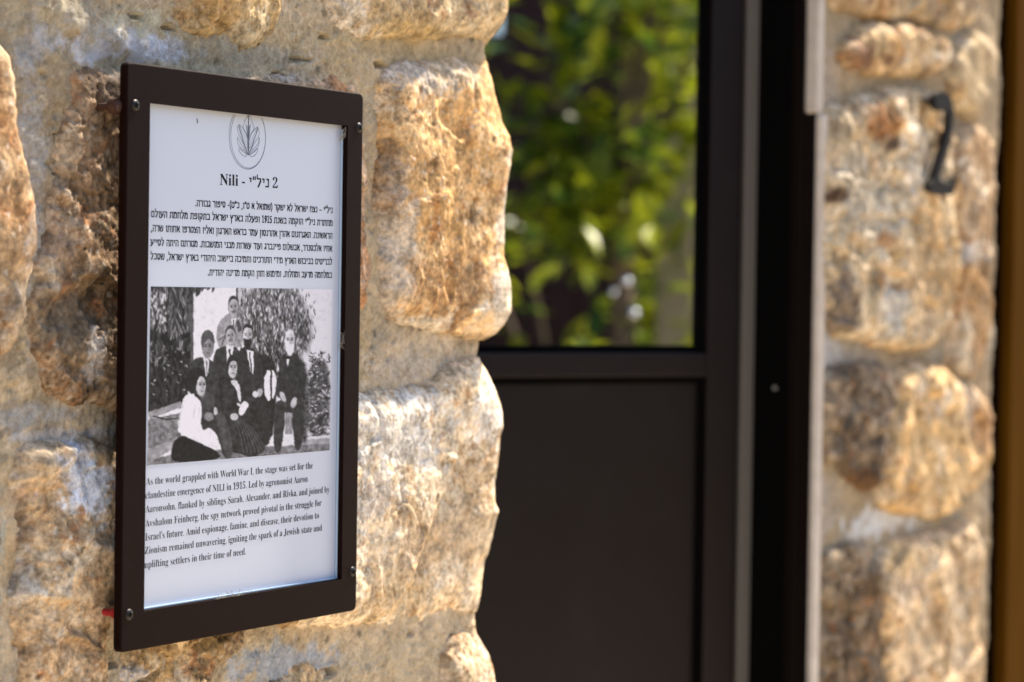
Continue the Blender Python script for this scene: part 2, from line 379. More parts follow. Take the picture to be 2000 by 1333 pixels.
mort_sp = [(90, 250, 170, 460, (.31, .25, .165), .95), (60, 815, 120, 30, (.30, .26, .20), .8), (400, 60, 160, 60, (.42, .35, .23), .7), (800, 715, 160, 50, (.56, .46, .34), .8), (760, 95, 200, 40, (.48, .37, .22), .7), (720, 400, 30, 300, (.50, .40, .26), .7), (215, 85, 110, 34, BLW, .85), (330, 95, 60, 22, BLW, .7), (130, 30, 120, 50, (.36, .32, .24), .8), (300, 48, 60, 24, (.50, .46, .34), .9),
           (75, 330, 30, 260, (.36, .36, .36), .7), (570, 1290, 85, 40, (.40, .43, .47), .9), (850, 712, 70, 22, (.46, .41, .34), .6),  # grey patch under the orange corner stone paints the shade it casts
           (800, 95, 170, 16, (.46, .36, .20), .5), (720, 600, 18, 120, (.44, .34, .2), .6), (60, 815, 90, 18, (.38, .37, .35), .8), (8, 1100, 14, 140, (.38, .42, .38), .8),
           (150, 850, 120, 12, BLW, .5), (500, 100, 90, 25, (.36, .33, .26), .8), (800, 1290, 120, 30, (.50, .42, .29), .6)]
mortar_patch('mortar', SL, SMAX, SB, ST, .0024, wall, sp=mort_sp, swell=corner_m)
# body behind: solid core of the wall, above/below/left of the close-up
core = bmesh.new()
bx(core, -2.5, XC-.006, .012, .21, 0, 2.75)
bx(core, -2.5, SL, .0, .0118, 0, 2.75); bx(core, SL, XC-.02, .0, .0118, 0, SB); bx(core, SL, XC-.02, .0, .0118, ST, 2.75)
M_core = noisy('old_mortar', (.36, .31, .23), (.44, .38, .28), 25)
bm_obj('wall_core', core, M_core, wall)

stone('stone', W([(-300, 50), (-120, 48), (0, 62), (20, 130), (33, 210), (41, 300), (60, 390), (67, 460), (54, 540), (32, 620), (6, 700), (-120, 740), (-300, 730)]), .036, 101,
      PAL((.36, .22, .115), (.42, .31, .20), wl=-.06, wd=-.06), wall, 'smooth orange tan stone cut by the left edge of the photo', res=.0024, rough=.5, edge=.03,
      sp=[(45, 470, 24, 90, (.55, .42, .30), .7), (15, 620, 40, 60, (.40, .34, .26), .6)], wpf=wpn)
stone('stone', W([(120, 128), (240, 122), (400, 165), (448, 220), (455, 500), (435, 775), (330, 818), (160, 806), (100, 775), (58, 715), (40, 620), (52, 530), (92, 450), (92, 340), (108, 250), (128, 190)]), .023, 102,
      PAL((.26, .18, .12), (.32, .24, .175), light=(.44, .39, .33), dark=(.10, .075, .05), rust=(.30, .14, .06), wl=-.02, wd=.10, wr=.06), wall, 'dark brown pitted stone directly left of the sign', pits=.55, rough=.9,
      sp=[(150, 640, 55, 60, (.12, .10, .075), .75), (185, 700, 18, 40, (.5, .48, .46), .6), (120, 430, 30, 70, (.36, .28, .21), .6), (215, 165, 35, 30, (.17, .11, .07), .7)], wpf=wpn)
stone('stone', W([(352, -190), (540, -190), (550, -40), (548, 30), (536, 75), (505, 100), (478, 108), (450, 88), (405, 68), (350, 56), (325, 40), (335, -40)]), .030, 103,
      PAL((.42, .31, .17), (.50, .40, .24), light=(.58, .50, .36), wl=-.02, wd=.02), wall, 'yellow brown stone above the sign top rail', rough=.7, sp=[(470, 60, 22, 18, (.58, .50, .36), .7), (400, 20, 60, 30, (.36, .22, .09), .5)], wpf=wpn)
stone('stone', W([(225, -190), (335, -190), (328, -20), (322, 26), (295, 28), (262, 12), (232, -30)]), .020, 104,
      PAL((.33, .30, .26), (.40, .34, .26), wl=.0), wall, 'small grey stone above the sign top left corner', rough=.7)
stone('stone', WC([(650, -200), (640, -60), (634, 15), (645, 52), (672, 70), (720, 78), (800, 84), (880, 76), (925, 74)], -200, 80), .037, 105,
      PAL((.58, .46, .29), (.68, .58, .42), wl=.08, wd=.0), wall, 'cream and yellow stone at the top of the door corner', corner=True, rough=.75,
      sp=[(690, 40, 40, 40, (.60, .55, .48), .8), (780, 30, 60, 26, (.42, .30, .16), .6), (830, 64, 120, 12, (.42, .30, .13), .6)], wpf=wpn, tilt=(0, .06))
stone('stone', W([(440, 140), (560, 140), (680, 132), (704, 158), (712, 220), (722, 330), (728, 520), (722, 610), (690, 655), (470, 655), (466, 400)]), .020, 106,
      PAL(PINK, (.52, .40, .30), rust=(.38, .16, .06), wr=.08, wl=.02), wall, 'pinkish stone mostly hidden behind the right half of the sign', rough=1.0, wpf=wpn, sp=[(668, 150, 20, 26, (.40, .20, .09), .8), (560, 140, 60, 16, (.5, .46, .42), .6)])
stone('stone', WC([(930, 116), (850, 112), (765, 116), (740, 150), (734, 230), (742, 330), (736, 440), (740, 540), (744, 600), (775, 632), (830, 650), (890, 662), (925, 664)], 118, 662)
      if False else WC([(925, 116), (850, 112), (765, 116), (740, 150), (734, 230), (742, 330), (736, 440), (740, 540), (744, 600), (775, 632), (830, 650), (890, 662), (925, 664)], 116, 664), .036, 107,
      PAL((.62, .40, .19), (.72, .53, .33), light=(.74, .64, .52), dark=(.25, .15, .075), rust=(.36, .15, .05), wl=-.10, wd=-.02, wr=.04), wall, 'large orange brown stone at the door corner beside the sign', corner=True,  # stone colours right of the sign lightened for the stronger sun there
      sp=[(810, 140, 80, 34, (.56, .50, .43), .85), (765, 500, 26, 150, (.62, .54, .44), .75), (900, 130, 40, 30, (.60, .50, .36), .6), (835, 640, 75, 22, (.68, .61, .50), .85), (965, 590, 40, 50, (.68, .61, .50), .85), (975, 420, 14, 110, (.66, .60, .50), .8),  # pale top and right rim put lit edges into the colour; lower left mineral band
          (870, 560, 70, 60, (.33, .17, .065), .6), (760, 330, 16, 60, (.30, .20, .12), .6)], wpf=wpn, pits=.25, tilt=(0, -.01), rough=.62)  # brown spot at the left rim paints the shade of a recess
stone('stone', WC([(925, 700), (885, 706), (845, 738), (780, 758), (700, 764), (600, 758), (515, 790), (508, 1000), (520, 1170), (560, 1226), (610, 1232), (690, 1222), (780, 1226), (860, 1212), (925, 1196)], 700, 1192), .036, 108,
      PAL((.74, .65, .53), (.68, .54, .38), light=(.82, .80, .76), dark=(.36, .25, .14), rust=(.42, .22, .09), wl=.06, wd=-.08, wr=-.02), wall, 'large pale cream stone at the door corner below the orange one', corner=True, rough=.5,
      sp=[(760, 850, 90, 70, (.66, .64, .60), .8), (720, 960, 50, 40, (.60, .57, .54), .6), (830, 1060, 75, 55, (.50, .36, .22), .75), (760, 1160, 90, 40, (.52, .37, .20), .6), (910, 1010, 26, 110, (.56, .42, .27), .6), (940, 820, 22, 60, (.70, .66, .6), .7)], wpf=wpn,
      boss=lambda s, z: -.012*sst(.0, .03, -(z-wp(740, 1060)[1])*.7-(wp(800, 1000)[0]-s)*.9+.02)*sst(XC-.03, XC-.07, s))
stone('stone', WC([(925, 1240), (890, 1240), (868, 1262), (852, 1320), (845, 1470)], 1240, 1500), .034, 109,
      PAL((.56, .46, .34), (.48, .35, .22), wl=.06), wall, 'cream stone at the bottom of the door corner', corner=True, wpf=wpn)
stone('stone', W([(232, 1165), (330, 1160), (560, 1165), (600, 1190), (592, 1216), (560, 1232), (500, 1250), (452, 1285), (425, 1330), (410, 1420), (250, 1470), (228, 1300)]), .020, 110,
      PAL((.33, .23, .12), (.42, .31, .18), light=(.52, .46, .38), wl=.02, wd=.04), wall, 'brown rough stone under the sign bottom rail', rough=1.3, pits=.5, sp=[(560, 1215, 40, 18, (.28, .17, .07), .7), (260, 1325, 40, 20, (.55, .53, .52), .7)], wpf=wpn)
stone('stone', W([(490, 1345), (545, 1304), (610, 1288), (640, 1300), (655, 1335), (660, 1470), (480, 1470)]), .022, 111,
      PAL((.50, .36, .20), (.58, .48, .35), wl=.02), wall, 'small orange cream stone at the bottom edge below the sign', rough=1.2)
stone('stone', W([(22, 872), (70, 848), (130, 850), (175, 840), (214, 856), (300, 880), (330, 1000), (310, 1150), (236, 1160), (222, 1200), (212, 1300), (200, 1480), (30, 1480), (34, 1290), (14, 1190), (40, 1110), (22, 1030), (10, 950)]), .030, 112,
      PAL((.48, .36, .24), (.58, .48, .36), light=(.68, .62, .54), dark=(.22, .15, .09), wl=.05, wd=.0), wall, 'tan stone at the lower left with a white plaster splash', rough=.9,
      sp=[(172, 940, 46, 66, (.70, .74, .82), .95), (150, 900, 40, 30, (.66, .70, .78), .6), (40, 1050, 26, 60, (.20, .13, .08), .6), (45, 1130, 22, 50, (.50, .48, .44), .6), (120, 1260, 90, 22, (.26, .17, .09), .5)], wpf=wpn)
stone('stone', W([(-310, 800), (-150, 790), (-30, 830), (-8, 950), (-5, 1150), (-30, 1400), (-40, 1470), (-310, 1470)]), .030, 113, PAL(TAN, CREAM), wall, res=.004)
# rest of the wall, outside the close-up: coarser stones in courses
rnd = random.Random(4)
def filler(x0, x1, z0, z1, parent, mapf, seed, res=.010, H=.028, smax=None):
    z = z0+.012
    k = 0
    while z < z1-.09:
        hh = min(rnd.uniform(.17, .29), z1-z-.01); 
        if z1-(z+hh) < .12: hh = z1-z-.012
        x = x0+.01
        while x < x1-.05:
            ww = rnd.uniform(.2, .42)
            if x1-(x+ww) < .14: ww = x1-x-.01
            j = lambda: rnd.uniform(-.014, .014)
            a, b, c, d = x, x+ww-.025, z, z+hh-.028
            out = [(a+.02+j(), c+j()), ((a+b)/2, c+j()), (b-.02+j(), c+j()), (b+j(), (c+d)/2), (b-.02+j(), d+j()), ((a+b)/2, d+j()), (a+.02+j(), d+j()), (a+j(), (c+d)/2)]
            pl = rnd.choice([PAL(TAN, CREAM), PAL((.44, .27, .13), (.50, .36, .22)), PAL((.33, .25, .17), (.42, .33, .22), wd=.05), PAL((.54, .45, .33), TAN, wl=.04)])
            stone('stone', out, H*rnd.uniform(.7, 1.1), seed+k*7, pl, parent, res=res, mapf=mapf, edge=.03); k += 1
            x += ww
        z += hh
plain = lambda s, h, z: np.stack([s, -h, z], -1)
filler(-.2, SMAX-.18, .0, SB+.005, wall, plain, 900, .011)
filler(-.2, SMAX-.18, ST-.005, 2.74, wall, plain, 1200, .011)
filler(-.2, SL+.01, SB, ST, wall, plain, 1500, .011)

# ============================================================ the pier right of the door
X1 = wp(1583, 660, 0.0)[0]           # reveal plane
X2 = wp(1936, 660, 0)[0]
pier = empty('stone_pier', (0, 0, 0)); tag(pier, 'rough stone pier right of the door that carries the black house number', 'stone pier')
wpp = lambda a, b: wp(a, b, -.02)
ZB, ZT = wp(1780, 1480)[1], wp(1780, -180)[1]
pier_sp = [(1750, 1018, 60, 26, (.66, .67, .68), .9), (1640, 690, 30, 30, (.46, .46, .48), .8), (1700, 700, 40, 16, (.28, .25, .22), .7), (1625, 1000, 30, 60, (.42, .37, .32), .7), (1640, 150, 30, 60, (.38, .32, .27), .7)]
mortar_patch('mortar', X1+.004, X2+.01, ZB, ZT, .006, pier, mapf=plain, wpf=wpp, sp=pier_sp, seed=305, pal=(.36, .28, .18))
core = bmesh.new(); bx(core, X1+.003, X2, .012, .30, 0, 2.75); bx(core, X1+.003, X2, .0, .0118, 0, ZB); bx(core, X1+.003, X2, .0, .0118, ZT, 2.75)
bm_obj('pier_core', core, M_core, pier)
M_plaster = noisy('pale_plaster', (.52, .46, .40), (.60, .54, .47), 40)
pb = bmesh.new(); bx(pb, X1-.002, X1+.024, -.012, .012, 0, wp(1583, 222)[1], .004); bm_obj('plaster_edge', pb, M_plaster, pier)
pb = bmesh.new(); bx(pb, X1-.008, X1+.014, -.008, .012, wp(1583, 222)[1]+.001, 2.75, .004); bm_obj('plaster_edge', pb, M_plaster, pier)
def PW(p): return [wp(a-28*max(0, min(1, (a-1840)/100)), b, -.006) for a, b in p]
pr = dict(mapf=plain, mat=M_stone_far, res=.0036, wpf=wpp, hk=.62, smear=.35, edge=.026, grow=.005, sn=1.0)
stone('stone', PW([(1618, -150), (1950, -150), (1950, 20), (1905, 52), (1845, 58), (1790, 34), (1700, 36), (1640, 20), (1615, 0)]), .034, 201, PAL((.42, .32, .20), (.36, .22, .10), wd=.05), pier, **pr)
stone('stone', PW([(1648, 75), (1690, 50), (1760, 50), (1836, 62), (1850, 100), (1842, 140), (1780, 150), (1700, 146), (1655, 138), (1632, 105)]), .042, 202, PAL((.55, .42, .26), (.48, .33, .17), rust=(.28, .12, .05), wl=.05, wr=.05), pier, 'small knobbly stone in the pier above the number',
      sp=[(1680, 105, 24, 32, (.16, .07, .03), .9), (1725, 118, 10, 12, (.14, .07, .04), .9), (1740, 90, 20, 20, (.50, .28, .10), .7), (1800, 55, 30, 12, (.24, .12, .05), .7)], **pr)
stone('stone', PW([(1860, 110), (1885, 85), (1925, 58), (1948, 78), (1963, 108), (1956, 150), (1926, 232), (1895, 222), (1858, 172)]), .040, 203, PAL((.50, .40, .26), (.44, .36, .26), wd=-.2, wr=-.2), pier, 'smooth wedge shaped beige stone in the pier', rough=.3, **pr)
stone('stone', PW([(1612, 215), (1650, 205), (1700, 182), (1780, 176), (1846, 196), (1856, 300), (1850, 420), (1860, 560), (1846, 640), (1802, 684), (1730, 674), (1680, 664), (1606, 642), (1600, 480), (1604, 300)]), .042, 204,
      PAL((.60, .50, .36), (.60, .43, .24), light=(.76, .70, .60), dark=(.20, .15, .10), rust=(.34, .16, .06), wl=.08, wd=.05, wr=.05), pier, 'large cream stone in the pier beside the number two', pits=.8, rough=1.3,
      sp=[(1715, 240, 34, 34, (.34, .15, .05), .85), (1735, 285, 14, 14, (.06, .03, .02), .9), (1640, 270, 40, 60, (.40, .33, .23), .7), (1630, 385, 18, 16, (.07, .035, .02), .95), (1655, 410, 14, 26, (.16, .13, .10), .8), (1660, 340, 40, 40, (.44, .40, .33), .6),
          (1700, 420, 60, 60, (.48, .45, .38), .6), (1645, 590, 26, 60, (.17, .13, .10), .9), (1720, 470, 26, 14, (.36, .18, .07), .8), (1810, 540, 34, 90, (.56, .38, .20), .75), (1740, 600, 26, 60, (.68, .62, .52), .8), (1780, 330, 20, 90, (.70, .62, .50), .8), (1815, 630, 30, 40, (.62, .46, .28), .8)], **pr)
stone('stone', PW([(1872, 252), (1955, 256), (1960, 350), (1952, 500), (1946, 700), (1902, 738), (1860, 726), (1852, 694), (1866, 640), (1874, 480), (1866, 340)]), .036, 205,
      PAL((.46, .31, .18), (.54, .42, .30), wl=.04), pier, 'tall narrow tan stone at the right edge of the pier', sp=[(1895, 495, 34, 20, (.64, .60, .55), .85), (1880, 670, 14, 60, (.62, .52, .38), .8), (1915, 600, 20, 90, (.44, .25, .10), .7), (1920, 290, 20, 40, (.42, .26, .14), .6)], **pr)
stone('stone', PW([(1606, 745), (1640, 712), (1725, 714), (1738, 740), (1722, 850), (1710, 962), (1690, 955), (1650, 925), (1606, 890)]), .030, 206,
      PAL((.15, .115, .085), (.22, .18, .14), light=(.40, .34, .28), dark=(.06, .042, .03), wl=.0, wd=.1), pier, 'dark grey brown stone in the pier below the large cream one', pits=.8, rough=1.4, sp=[(1690, 940, 26, 30, (.14, .07, .03), .9)], **pr)
stone('stone', PW([(1738, 745), (1768, 714), (1812, 710), (1880, 744), (1946, 782), (1950, 860), (1934, 958), (1872, 968), (1862, 1003), (1800, 1006), (1722, 998), (1712, 960), (1724, 850)]), .044, 207,
      PAL((.60, .42, .22), (.66, .50, .30), wl=.0, wd=-.06, wr=-.04), pier, 'honey coloured stone in the middle of the pier', sp=[(1830, 780, 12, 30, (.68, .60, .50), .8), (1775, 960, 20, 24, (.34, .2, .09), .6), (1920, 830, 30, 60, (.42, .24, .13), .6), (1890, 790, 10, 40, (.60, .54, .48), .6)], **pr)
stone('stone', PW([(1600, 1092), (1650, 1064), (1706, 1066), (1718, 1150), (1726, 1300), (1728, 1460), (1596, 1460)]), .026, 208,
      PAL((.15, .11, .075), (.21, .165, .12), light=(.36, .30, .24), dark=(.06, .042, .028), wd=.1), pier, 'dark brown stone at the lower left of the pier', pits=.8, rough=1.4, **pr)
stone('stone', PW([(1716, 1068), (1780, 1048), (1848, 1042), (1872, 1026), (1908, 1016), (1930, 1060), (1924, 1150), (1922, 1460), (1738, 1460), (1724, 1250), (1708, 1150)]), .042, 209,
      PAL((.62, .50, .36), (.56, .42, .27), wl=.08, wd=-.04), pier, 'pale beige stone at the bottom of the pier', sp=[(1765, 1090, 30, 40, (.54, .38, .19), .7), (1770, 1150, 24, 30, (.36, .29, .23), .6), (1870, 1100, 14, 80, (.38, .28, .18), .7), (1718, 1120, 8, 60, (.70, .64, .56), .8), (1822, 1210, 12, 40, (.34, .2, .08), .6)], **pr)
filler(X1+.02, X2, .0, ZB+.005, pier, plain, 2000, .012)
filler(X1+.02, X2, ZT-.005, 2.74, pier, plain, 2200, .012)

# wooden post beyond the pier
def wood_mat(name, a, b):
    m = new_mat(name, a, .85, 0, .02); bs = m.node_tree.nodes['Principled BSDF']; tc = N(m, 'ShaderNodeTexCoord'); mp = N(m, 'ShaderNodeMapping')
    mp.inputs['Scale'].default_value = (30, 30, 1.6); L(m, tc.outputs['Object'], mp.inputs['Vector'])
    n = N(m, 'ShaderNodeTexNoise'); n.inputs['Scale'].default_value = 2; n.inputs['Detail'].default_value = 8; L(m, mp.outputs[0], n.inputs['Vector'])
    rp = N(m, 'ShaderNodeValToRGB'); rp.color_ramp.elements[0].position = .35; rp.color_ramp.elements[1].position = .7
    rp.color_ramp.elements[0].color = (*a, 1); rp.color_ramp.elements[1].color = (*b, 1)
    L(m, n.outputs[0], rp.inputs[0]); L(m, rp.outputs[0], bs.inputs['Base Color'])
    bp = N(m, 'ShaderNodeBump'); bp.inputs['Strength'].default_value = .4; bp.inputs['Distance'].default_value = .003
    L(m, n.outputs[0], bp.inputs['Height']); L(m, bp.outputs[0], bs.inputs['Normal'])
    return m
M_wood = wood_mat('varnished_pine', (.060, .024, .0015), (.10, .043, .003))
M_gapshade = wood_mat('gap_shade_dark', (.006, .003, .002), (.012, .006, .003))  # near-black, stands in for the shade in the gap between pier and post
XP = wp(1976, 660, .01)[0]-.006
post = empty('wooden_post'); tag(post, 'varnished yellow brown wooden post at the right edge of the photo beyond the pier', 'post')
box('board', M_wood, XP+.006, XP+.60, .01, .032, 0, 2.6, .004, post)
box('gap_shade_backing', M_gapshade, XP+.016, XP+.60, .0325, .14, 0, 2.6, .002, post)
box('gap_shade_strip', M_gapshade, X2+.003, XP+.015, .141, .16, 0, 2.6, .002, post)

# lintel over the door and wall over it
lint = box('stone_lintel', M_core, XC-.004, X1+.002, .0, .21, 2.2, 2.75, .004)
tag(lint, 'plastered lintel over the door opening between wall and pier', 'lintel')

# ============================================================ the door, hinged at the pier and swung inwards
AD = math.radians(-27.3)             # direction of the door from its free edge to the hinge
DD = np.array([math.cos(AD), math.sin(AD), 0.]); DN = np.array([math.sin(AD), -math.cos(AD), 0.])   # DN: outward face
# hinge: on the reveal plane, 10 cm behind the wall face
d_ = ray(1478, 760); t_ = (X1-.004-CAM[0])/d_[0]; HY = CAM[1]+d_[1]*t_
HX = X1-.004
door = empty('glazed_door', (HX, HY, 0), AD); tag(door, 'dark bronze metal door with a glass upper half, ajar between wall and pier', 'door')
def dl(px, py, off=0.0):             # photograph point -> (t along door, z) in door coordinates on the plane off behind the face
    d = ray(px, py); n = DN; p0 = np.array([HX, HY, 0.])-n*off
    t = ((p0-CAM)@n)/(d@n); P = CAM+d*t
    return ((P-np.array([HX, HY, 0.]))@DD, P[2])
xs1 = dl(1382, 700)[0]; xs2 = dl(1441, 700)[0]; xg1 = dl(1450, 700)[0]; xg2 = dl(1476, 700)[0]
WD = -.90
zr1 = dl(1150, 737)[1]; zr2 = dl(1150, 690)[1]
# local y: outward is -y (DN = (sin, -cos))
box('stile', M_door, xs1, xs2, 0, .045, .02, 2.15, .002, door)
box('stile', M_door, WD, WD+.085, 0, .045, .02, 2.15, .002, door)
box('rail', M_door, WD+.0855, xs1-.0005, .0005, .0445, zr1, zr2, .002, door)
box('rail', M_door, WD+.0855, xs1-.0005, .0005, .0445, .02, .14, .002, door)
box('rail', M_door, WD+.0855, xs1-.0005, .0005, .0445, 2.05, 2.15, .002, door)
box('kick_panel', M_door, WD+.08, xs1+.004, .014, .030, .135, zr1+.003, 0, door)
box('gasket', M_black, WD+.0856, xs1-.0006, .012, .024, zr2, zr2+.010, 0, door)
box('gasket', M_black, xs1-.010, xs1-.0006, .012, .024, zr2+.0105, 2.05, 0, door)
box('gasket', M_black, WD+.0856, xs1-.0006, .012, .0135, zr1-.010, zr1-.0005, 0, door)
box('gasket', M_black, xs1-.008, xs1-.0006, .012, .0135, .15, zr1-.0105, 0, door)
M_glass = bpy.data.materials.new('coated_door_glass'); M_glass.use_nodes = True
g = M_glass.node_tree; g.nodes.clear(); out = g.nodes.new('ShaderNodeOutputMaterial'); mxs = g.nodes.new('ShaderNodeMixShader')
gl = g.nodes.new('ShaderNodeBsdfGlossy'); gl.inputs['Roughness'].default_value = .0; gl.inputs['Color'].default_value = (.95, .97, 1, 1)
tr = g.nodes.new('ShaderNodeBsdfTransparent'); tr.inputs['Color'].default_value = (.55, .58, .56, 1); mxs.inputs[0].default_value = .62
g.links.new(tr.outputs[0], mxs.inputs[1]); g.links.new(gl.outputs[0], mxs.inputs[2]); g.links.new(mxs.outputs[0], out.inputs[0])
box('glass_pane', M_glass, WD+.08, xs1+.004, .018, .022, zr2-.002, 2.052, 0, door)
box('hinge_side_seal', M_black, xs2+.0005, xg1, .010, .040, .02, 2.15, 0, door)
box('edge_strip', M_seal, xg1+.0003, xg2, .002, .040, .02, 2.15, .003, door)
# door frame in the opening
jamb = empty('door_frame', (X1, 0, 0)); tag(jamb, 'black brown metal door frame set in the opening against the pier', 'door frame')
y15 = (lambda d: CAM[1]+d[1]*((X1-.004-CAM[0])/d[0]))(ray(1537, 760))
box('jamb', M_jamb, -.004, .0025, -.004, y15, 0, 2.16, .001, jamb)
box('jamb_stop', M_black, -.0055, .0025, y15+.0005, HY+.06, 0, 2.16, .0005, jamb)
box('jamb_stop', M_jamb, -.010, -.0045, .012, .022, 0, 2.16, .001, jamb)
box('jamb', M_jamb, XC-X1+.0022+.02, XC-X1+.05, .10, .19, 0, 2.16, .002, jamb)
box('head', M_jamb, XC-X1+.022, .0, .05, .13, 2.165, 2.199, .001, jamb)
d_ = ray(1514, 758); t_ = (X1-.0056-CAM[0])/d_[0]; pz = CAM+d_*t_
b = bmesh.new(); cyl(b, (pz[0]-X1-.002, pz[1], pz[2]), (pz[0]-X1+.001, pz[1], pz[2]), .0035, seg=16); bm_obj('screw', b, new_mat('bright_screw', (.35, .35, .34), .4, .6), jamb)
# dark room behind
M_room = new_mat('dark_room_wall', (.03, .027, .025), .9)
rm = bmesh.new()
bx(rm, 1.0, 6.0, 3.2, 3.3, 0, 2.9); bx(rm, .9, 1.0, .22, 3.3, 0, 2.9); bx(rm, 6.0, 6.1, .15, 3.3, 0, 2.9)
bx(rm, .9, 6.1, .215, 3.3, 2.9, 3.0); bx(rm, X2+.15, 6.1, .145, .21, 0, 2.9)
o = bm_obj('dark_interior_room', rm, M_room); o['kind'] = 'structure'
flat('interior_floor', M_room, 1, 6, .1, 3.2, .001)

# ============================================================ house number
bmn = bmesh.new()
zz = [(795, 600), (798, 568), (812, 550), (832, 545), (862, 553), (884, 578), (898, 622), (904, 680), (902, 740), (890, 815), (868, 900), (838, 990), (815, 1062), (838, 1080), (862, 1094), (886, 1090), (898, 1060), (905, 1048), (914, 1062), (910, 1110), (902, 1150), (865, 1156), (808, 1146), (770, 1136), (757, 1104), (768, 1078), (788, 1066), (804, 1000), (834, 910), (862, 820), (878, 740), (880, 680), (874, 652), (858, 652), (838, 656), (812, 650), (797, 630)]
zz = np.array(zz, float); tn = np.roll(zz, -1, 0)-np.roll(zz, 1, 0); tn /= np.linalg.norm(tn, axis=1)[:, None]+1e-9; zz = zz+np.stack([tn[:, 1], -tn[:, 0]], 1)*3.5
pl_ = chaikin([wp(1560+a/3.03, b_/3.03, -.046) for a, b_ in zz], 1)
fr = [bmn.verts.new((a, -.050, b_)) for a, b_ in pl_]; bk = [bmn.verts.new((a, -.041, b_)) for a, b_ in pl_]
bmn.faces.new(fr); bmn.faces.new(bk[::-1]); n_ = len(fr)
for i in range(n_): bmn.faces.new([fr[i], bk[i], bk[(i+1) % n_], fr[(i+1) % n_]])
bmesh.ops.recalc_face_normals(bmn, faces=bmn.faces)
num = empty('house_number'); tag(num, 'black iron numeral 2 mounted on the stone pier right of the door', 'house number')
bm_obj('numeral', bmn, M_iron, num)
for a, b_ in ((830, 600), (840, 1115)):
    x_, z_ = wp(1560+a/3.03, b_/3.03, -.046); q = bmesh.new(); cyl(q, (x_, -.042, z_), (x_, -.02, z_), .003); bm_obj('mounting_pin', q, M_iron, num)

# ============================================================ the framed sign
YF = -.05; TH = .0075
x0, x1 = 1.579, 1.928
z0, z1 = 1.2808, 1.7815
ix0 = 1.6087; ix1 = wp(674, 700, YF)[0]; iz0 = 1.313; iz1 = 1.7495
sign = empty('framed_sign', (0, 0, 0)); tag(sign, 'brown metal framed information sign with Hebrew and English text and an old photo', 'sign')
bmf = bmesh.new()
def rr(x0, x1, z0, z1, r, n=5):
    pts = []
    for cx, cz, a0 in ((x1-r, z1-r, 0), (x0+r, z1-r, 90), (x0+r, z0+r, 180), (x1-r, z0+r, 270)):
        for i in range(n+1):
            a = math.radians(a0+90*i/n); pts.append((cx+r*math.cos(a), cz+r*math.sin(a)))
    return pts
outp = rr(x0, x1, z0, z1, .0055); inp = rr(ix0, ix1, iz0, iz1, .0006)
def ring(p, y): return [bmf.verts.new((a, y, c)) for a, c in p]
def off(p, d, c=((x0+x1)/2, (z0+z1)/2)): return [(a-math.copysign(d, a-c[0]), b-math.copysign(d, b-c[1])) for a, b in p]
R_ = [ring(inp, YF+TH), ring(inp, YF+.0005), ring(off(inp, -.0005), YF), ring(off(outp, .0012), YF), ring(off(outp, .0004), YF+.0004), ring(outp, YF+.0012), ring(outp, YF+TH+.0005), ring(inp, YF+TH+.0005), ]
n_ = len(outp)
for a, b_ in zip(R_, R_[1:]):
    for i in range(n_): bmf.faces.new([a[i], a[(i+1) % n_], b_[(i+1) % n_], b_[i]])
for i in range(n_): bmf.faces.new([R_[-1][i], R_[-1][(i+1) % n_], R_[0][(i+1) % n_], R_[0][i]])
bmesh.ops.recalc_face_normals(bmf, faces=bmf.faces)
fo = bm_obj('frame', bmf, M_frame, sign)
box('backing_plate', M_frame, ix0-.008, ix1+.008, YF+TH+.0022, YF+TH+.0045, iz0-.008, iz1+.008, 0, sign)
YP = YF+TH
M_paper = painted('printed_white_board', (.53, .585, .715), .4, .02, 14, .5, .0001)
paper = mesh('printed_board', [(ix0, YP, iz0), (ix1, YP, iz0), (ix1, YP, iz1), (ix0, YP, iz1), (ix0, YP+.002, iz0), (ix1, YP+.002, iz0), (ix1, YP+.002, iz1), (ix0, YP+.002, iz1)],
             [(0, 1, 2, 3), (7, 6, 5, 4), (0, 4, 5, 1), (1, 5, 6, 2), (2, 6, 7, 3), (3, 7, 4, 0)], M_paper, sign)
# screws
for px, py in ((265, 206), (702, 250), (252.5, 1201), (689, 1117)):
    a, c = wp(px, py, YF)
    q = bmesh.new(); bmesh.ops.create_uvsphere(q, u_segments=20, v_segments=8, radius=.0050, matrix=Matrix.Translation((a, YF+.0002, c)) @ Matrix.Diagonal((1, .36, 1, 1)))
    so = bm_obj('screw', q, M_screw, sign, True)
    q = bmesh.new(); an = rnd.uniform(0, 1.5)
    for k in (0, 1):
        r = bmesh.ops.create_cube(q, size=1); bmesh.ops.transform(q, verts=r['verts'], matrix=Matrix.Translation((a, YF-.0016-.00005*k, c)) @ Matrix.Rotation(an+k*math.pi/2, 4, 'Y') @ Matrix.Diagonal((.005, .0006, .0011, 1)))
    bm_obj('cross_slot', q, M_black, so)
# standoff bolts
for px, py, m_, r in ((222, 208, M_rust, .0075), (222, 1198, M_red, .0045)):
    a, c = wp(px+3, py, YF+.013); q = bmesh.new(); cyl(q, (a, YF+.008, c), (a, YF+.013, c), r, seg=28); bmesh.ops.create_uvsphere(q, u_segments=24, v_segments=12, radius=r, matrix=Matrix.Translation((a, YF+.013, c))); cyl(q, (a, YF+.013, c), (a, .004, c), .003, seg=10)
    so = bm_obj('standoff' if m_ is M_rust else 'wall_plug', q, m_, sign, False); so['label'] = 'rusty round spacer behind the frame' if m_ is M_rust else 'red plastic wall plug behind the frame'
for a in (x0+.03, x1-.02):
    for c in (z0+.03, z1-.06):
        q = bmesh.new(); cyl(q, (a, YF+TH+.0046, c), (a, .004, c), .004, seg=16); bm_obj('spacer', q, M_rust, sign)

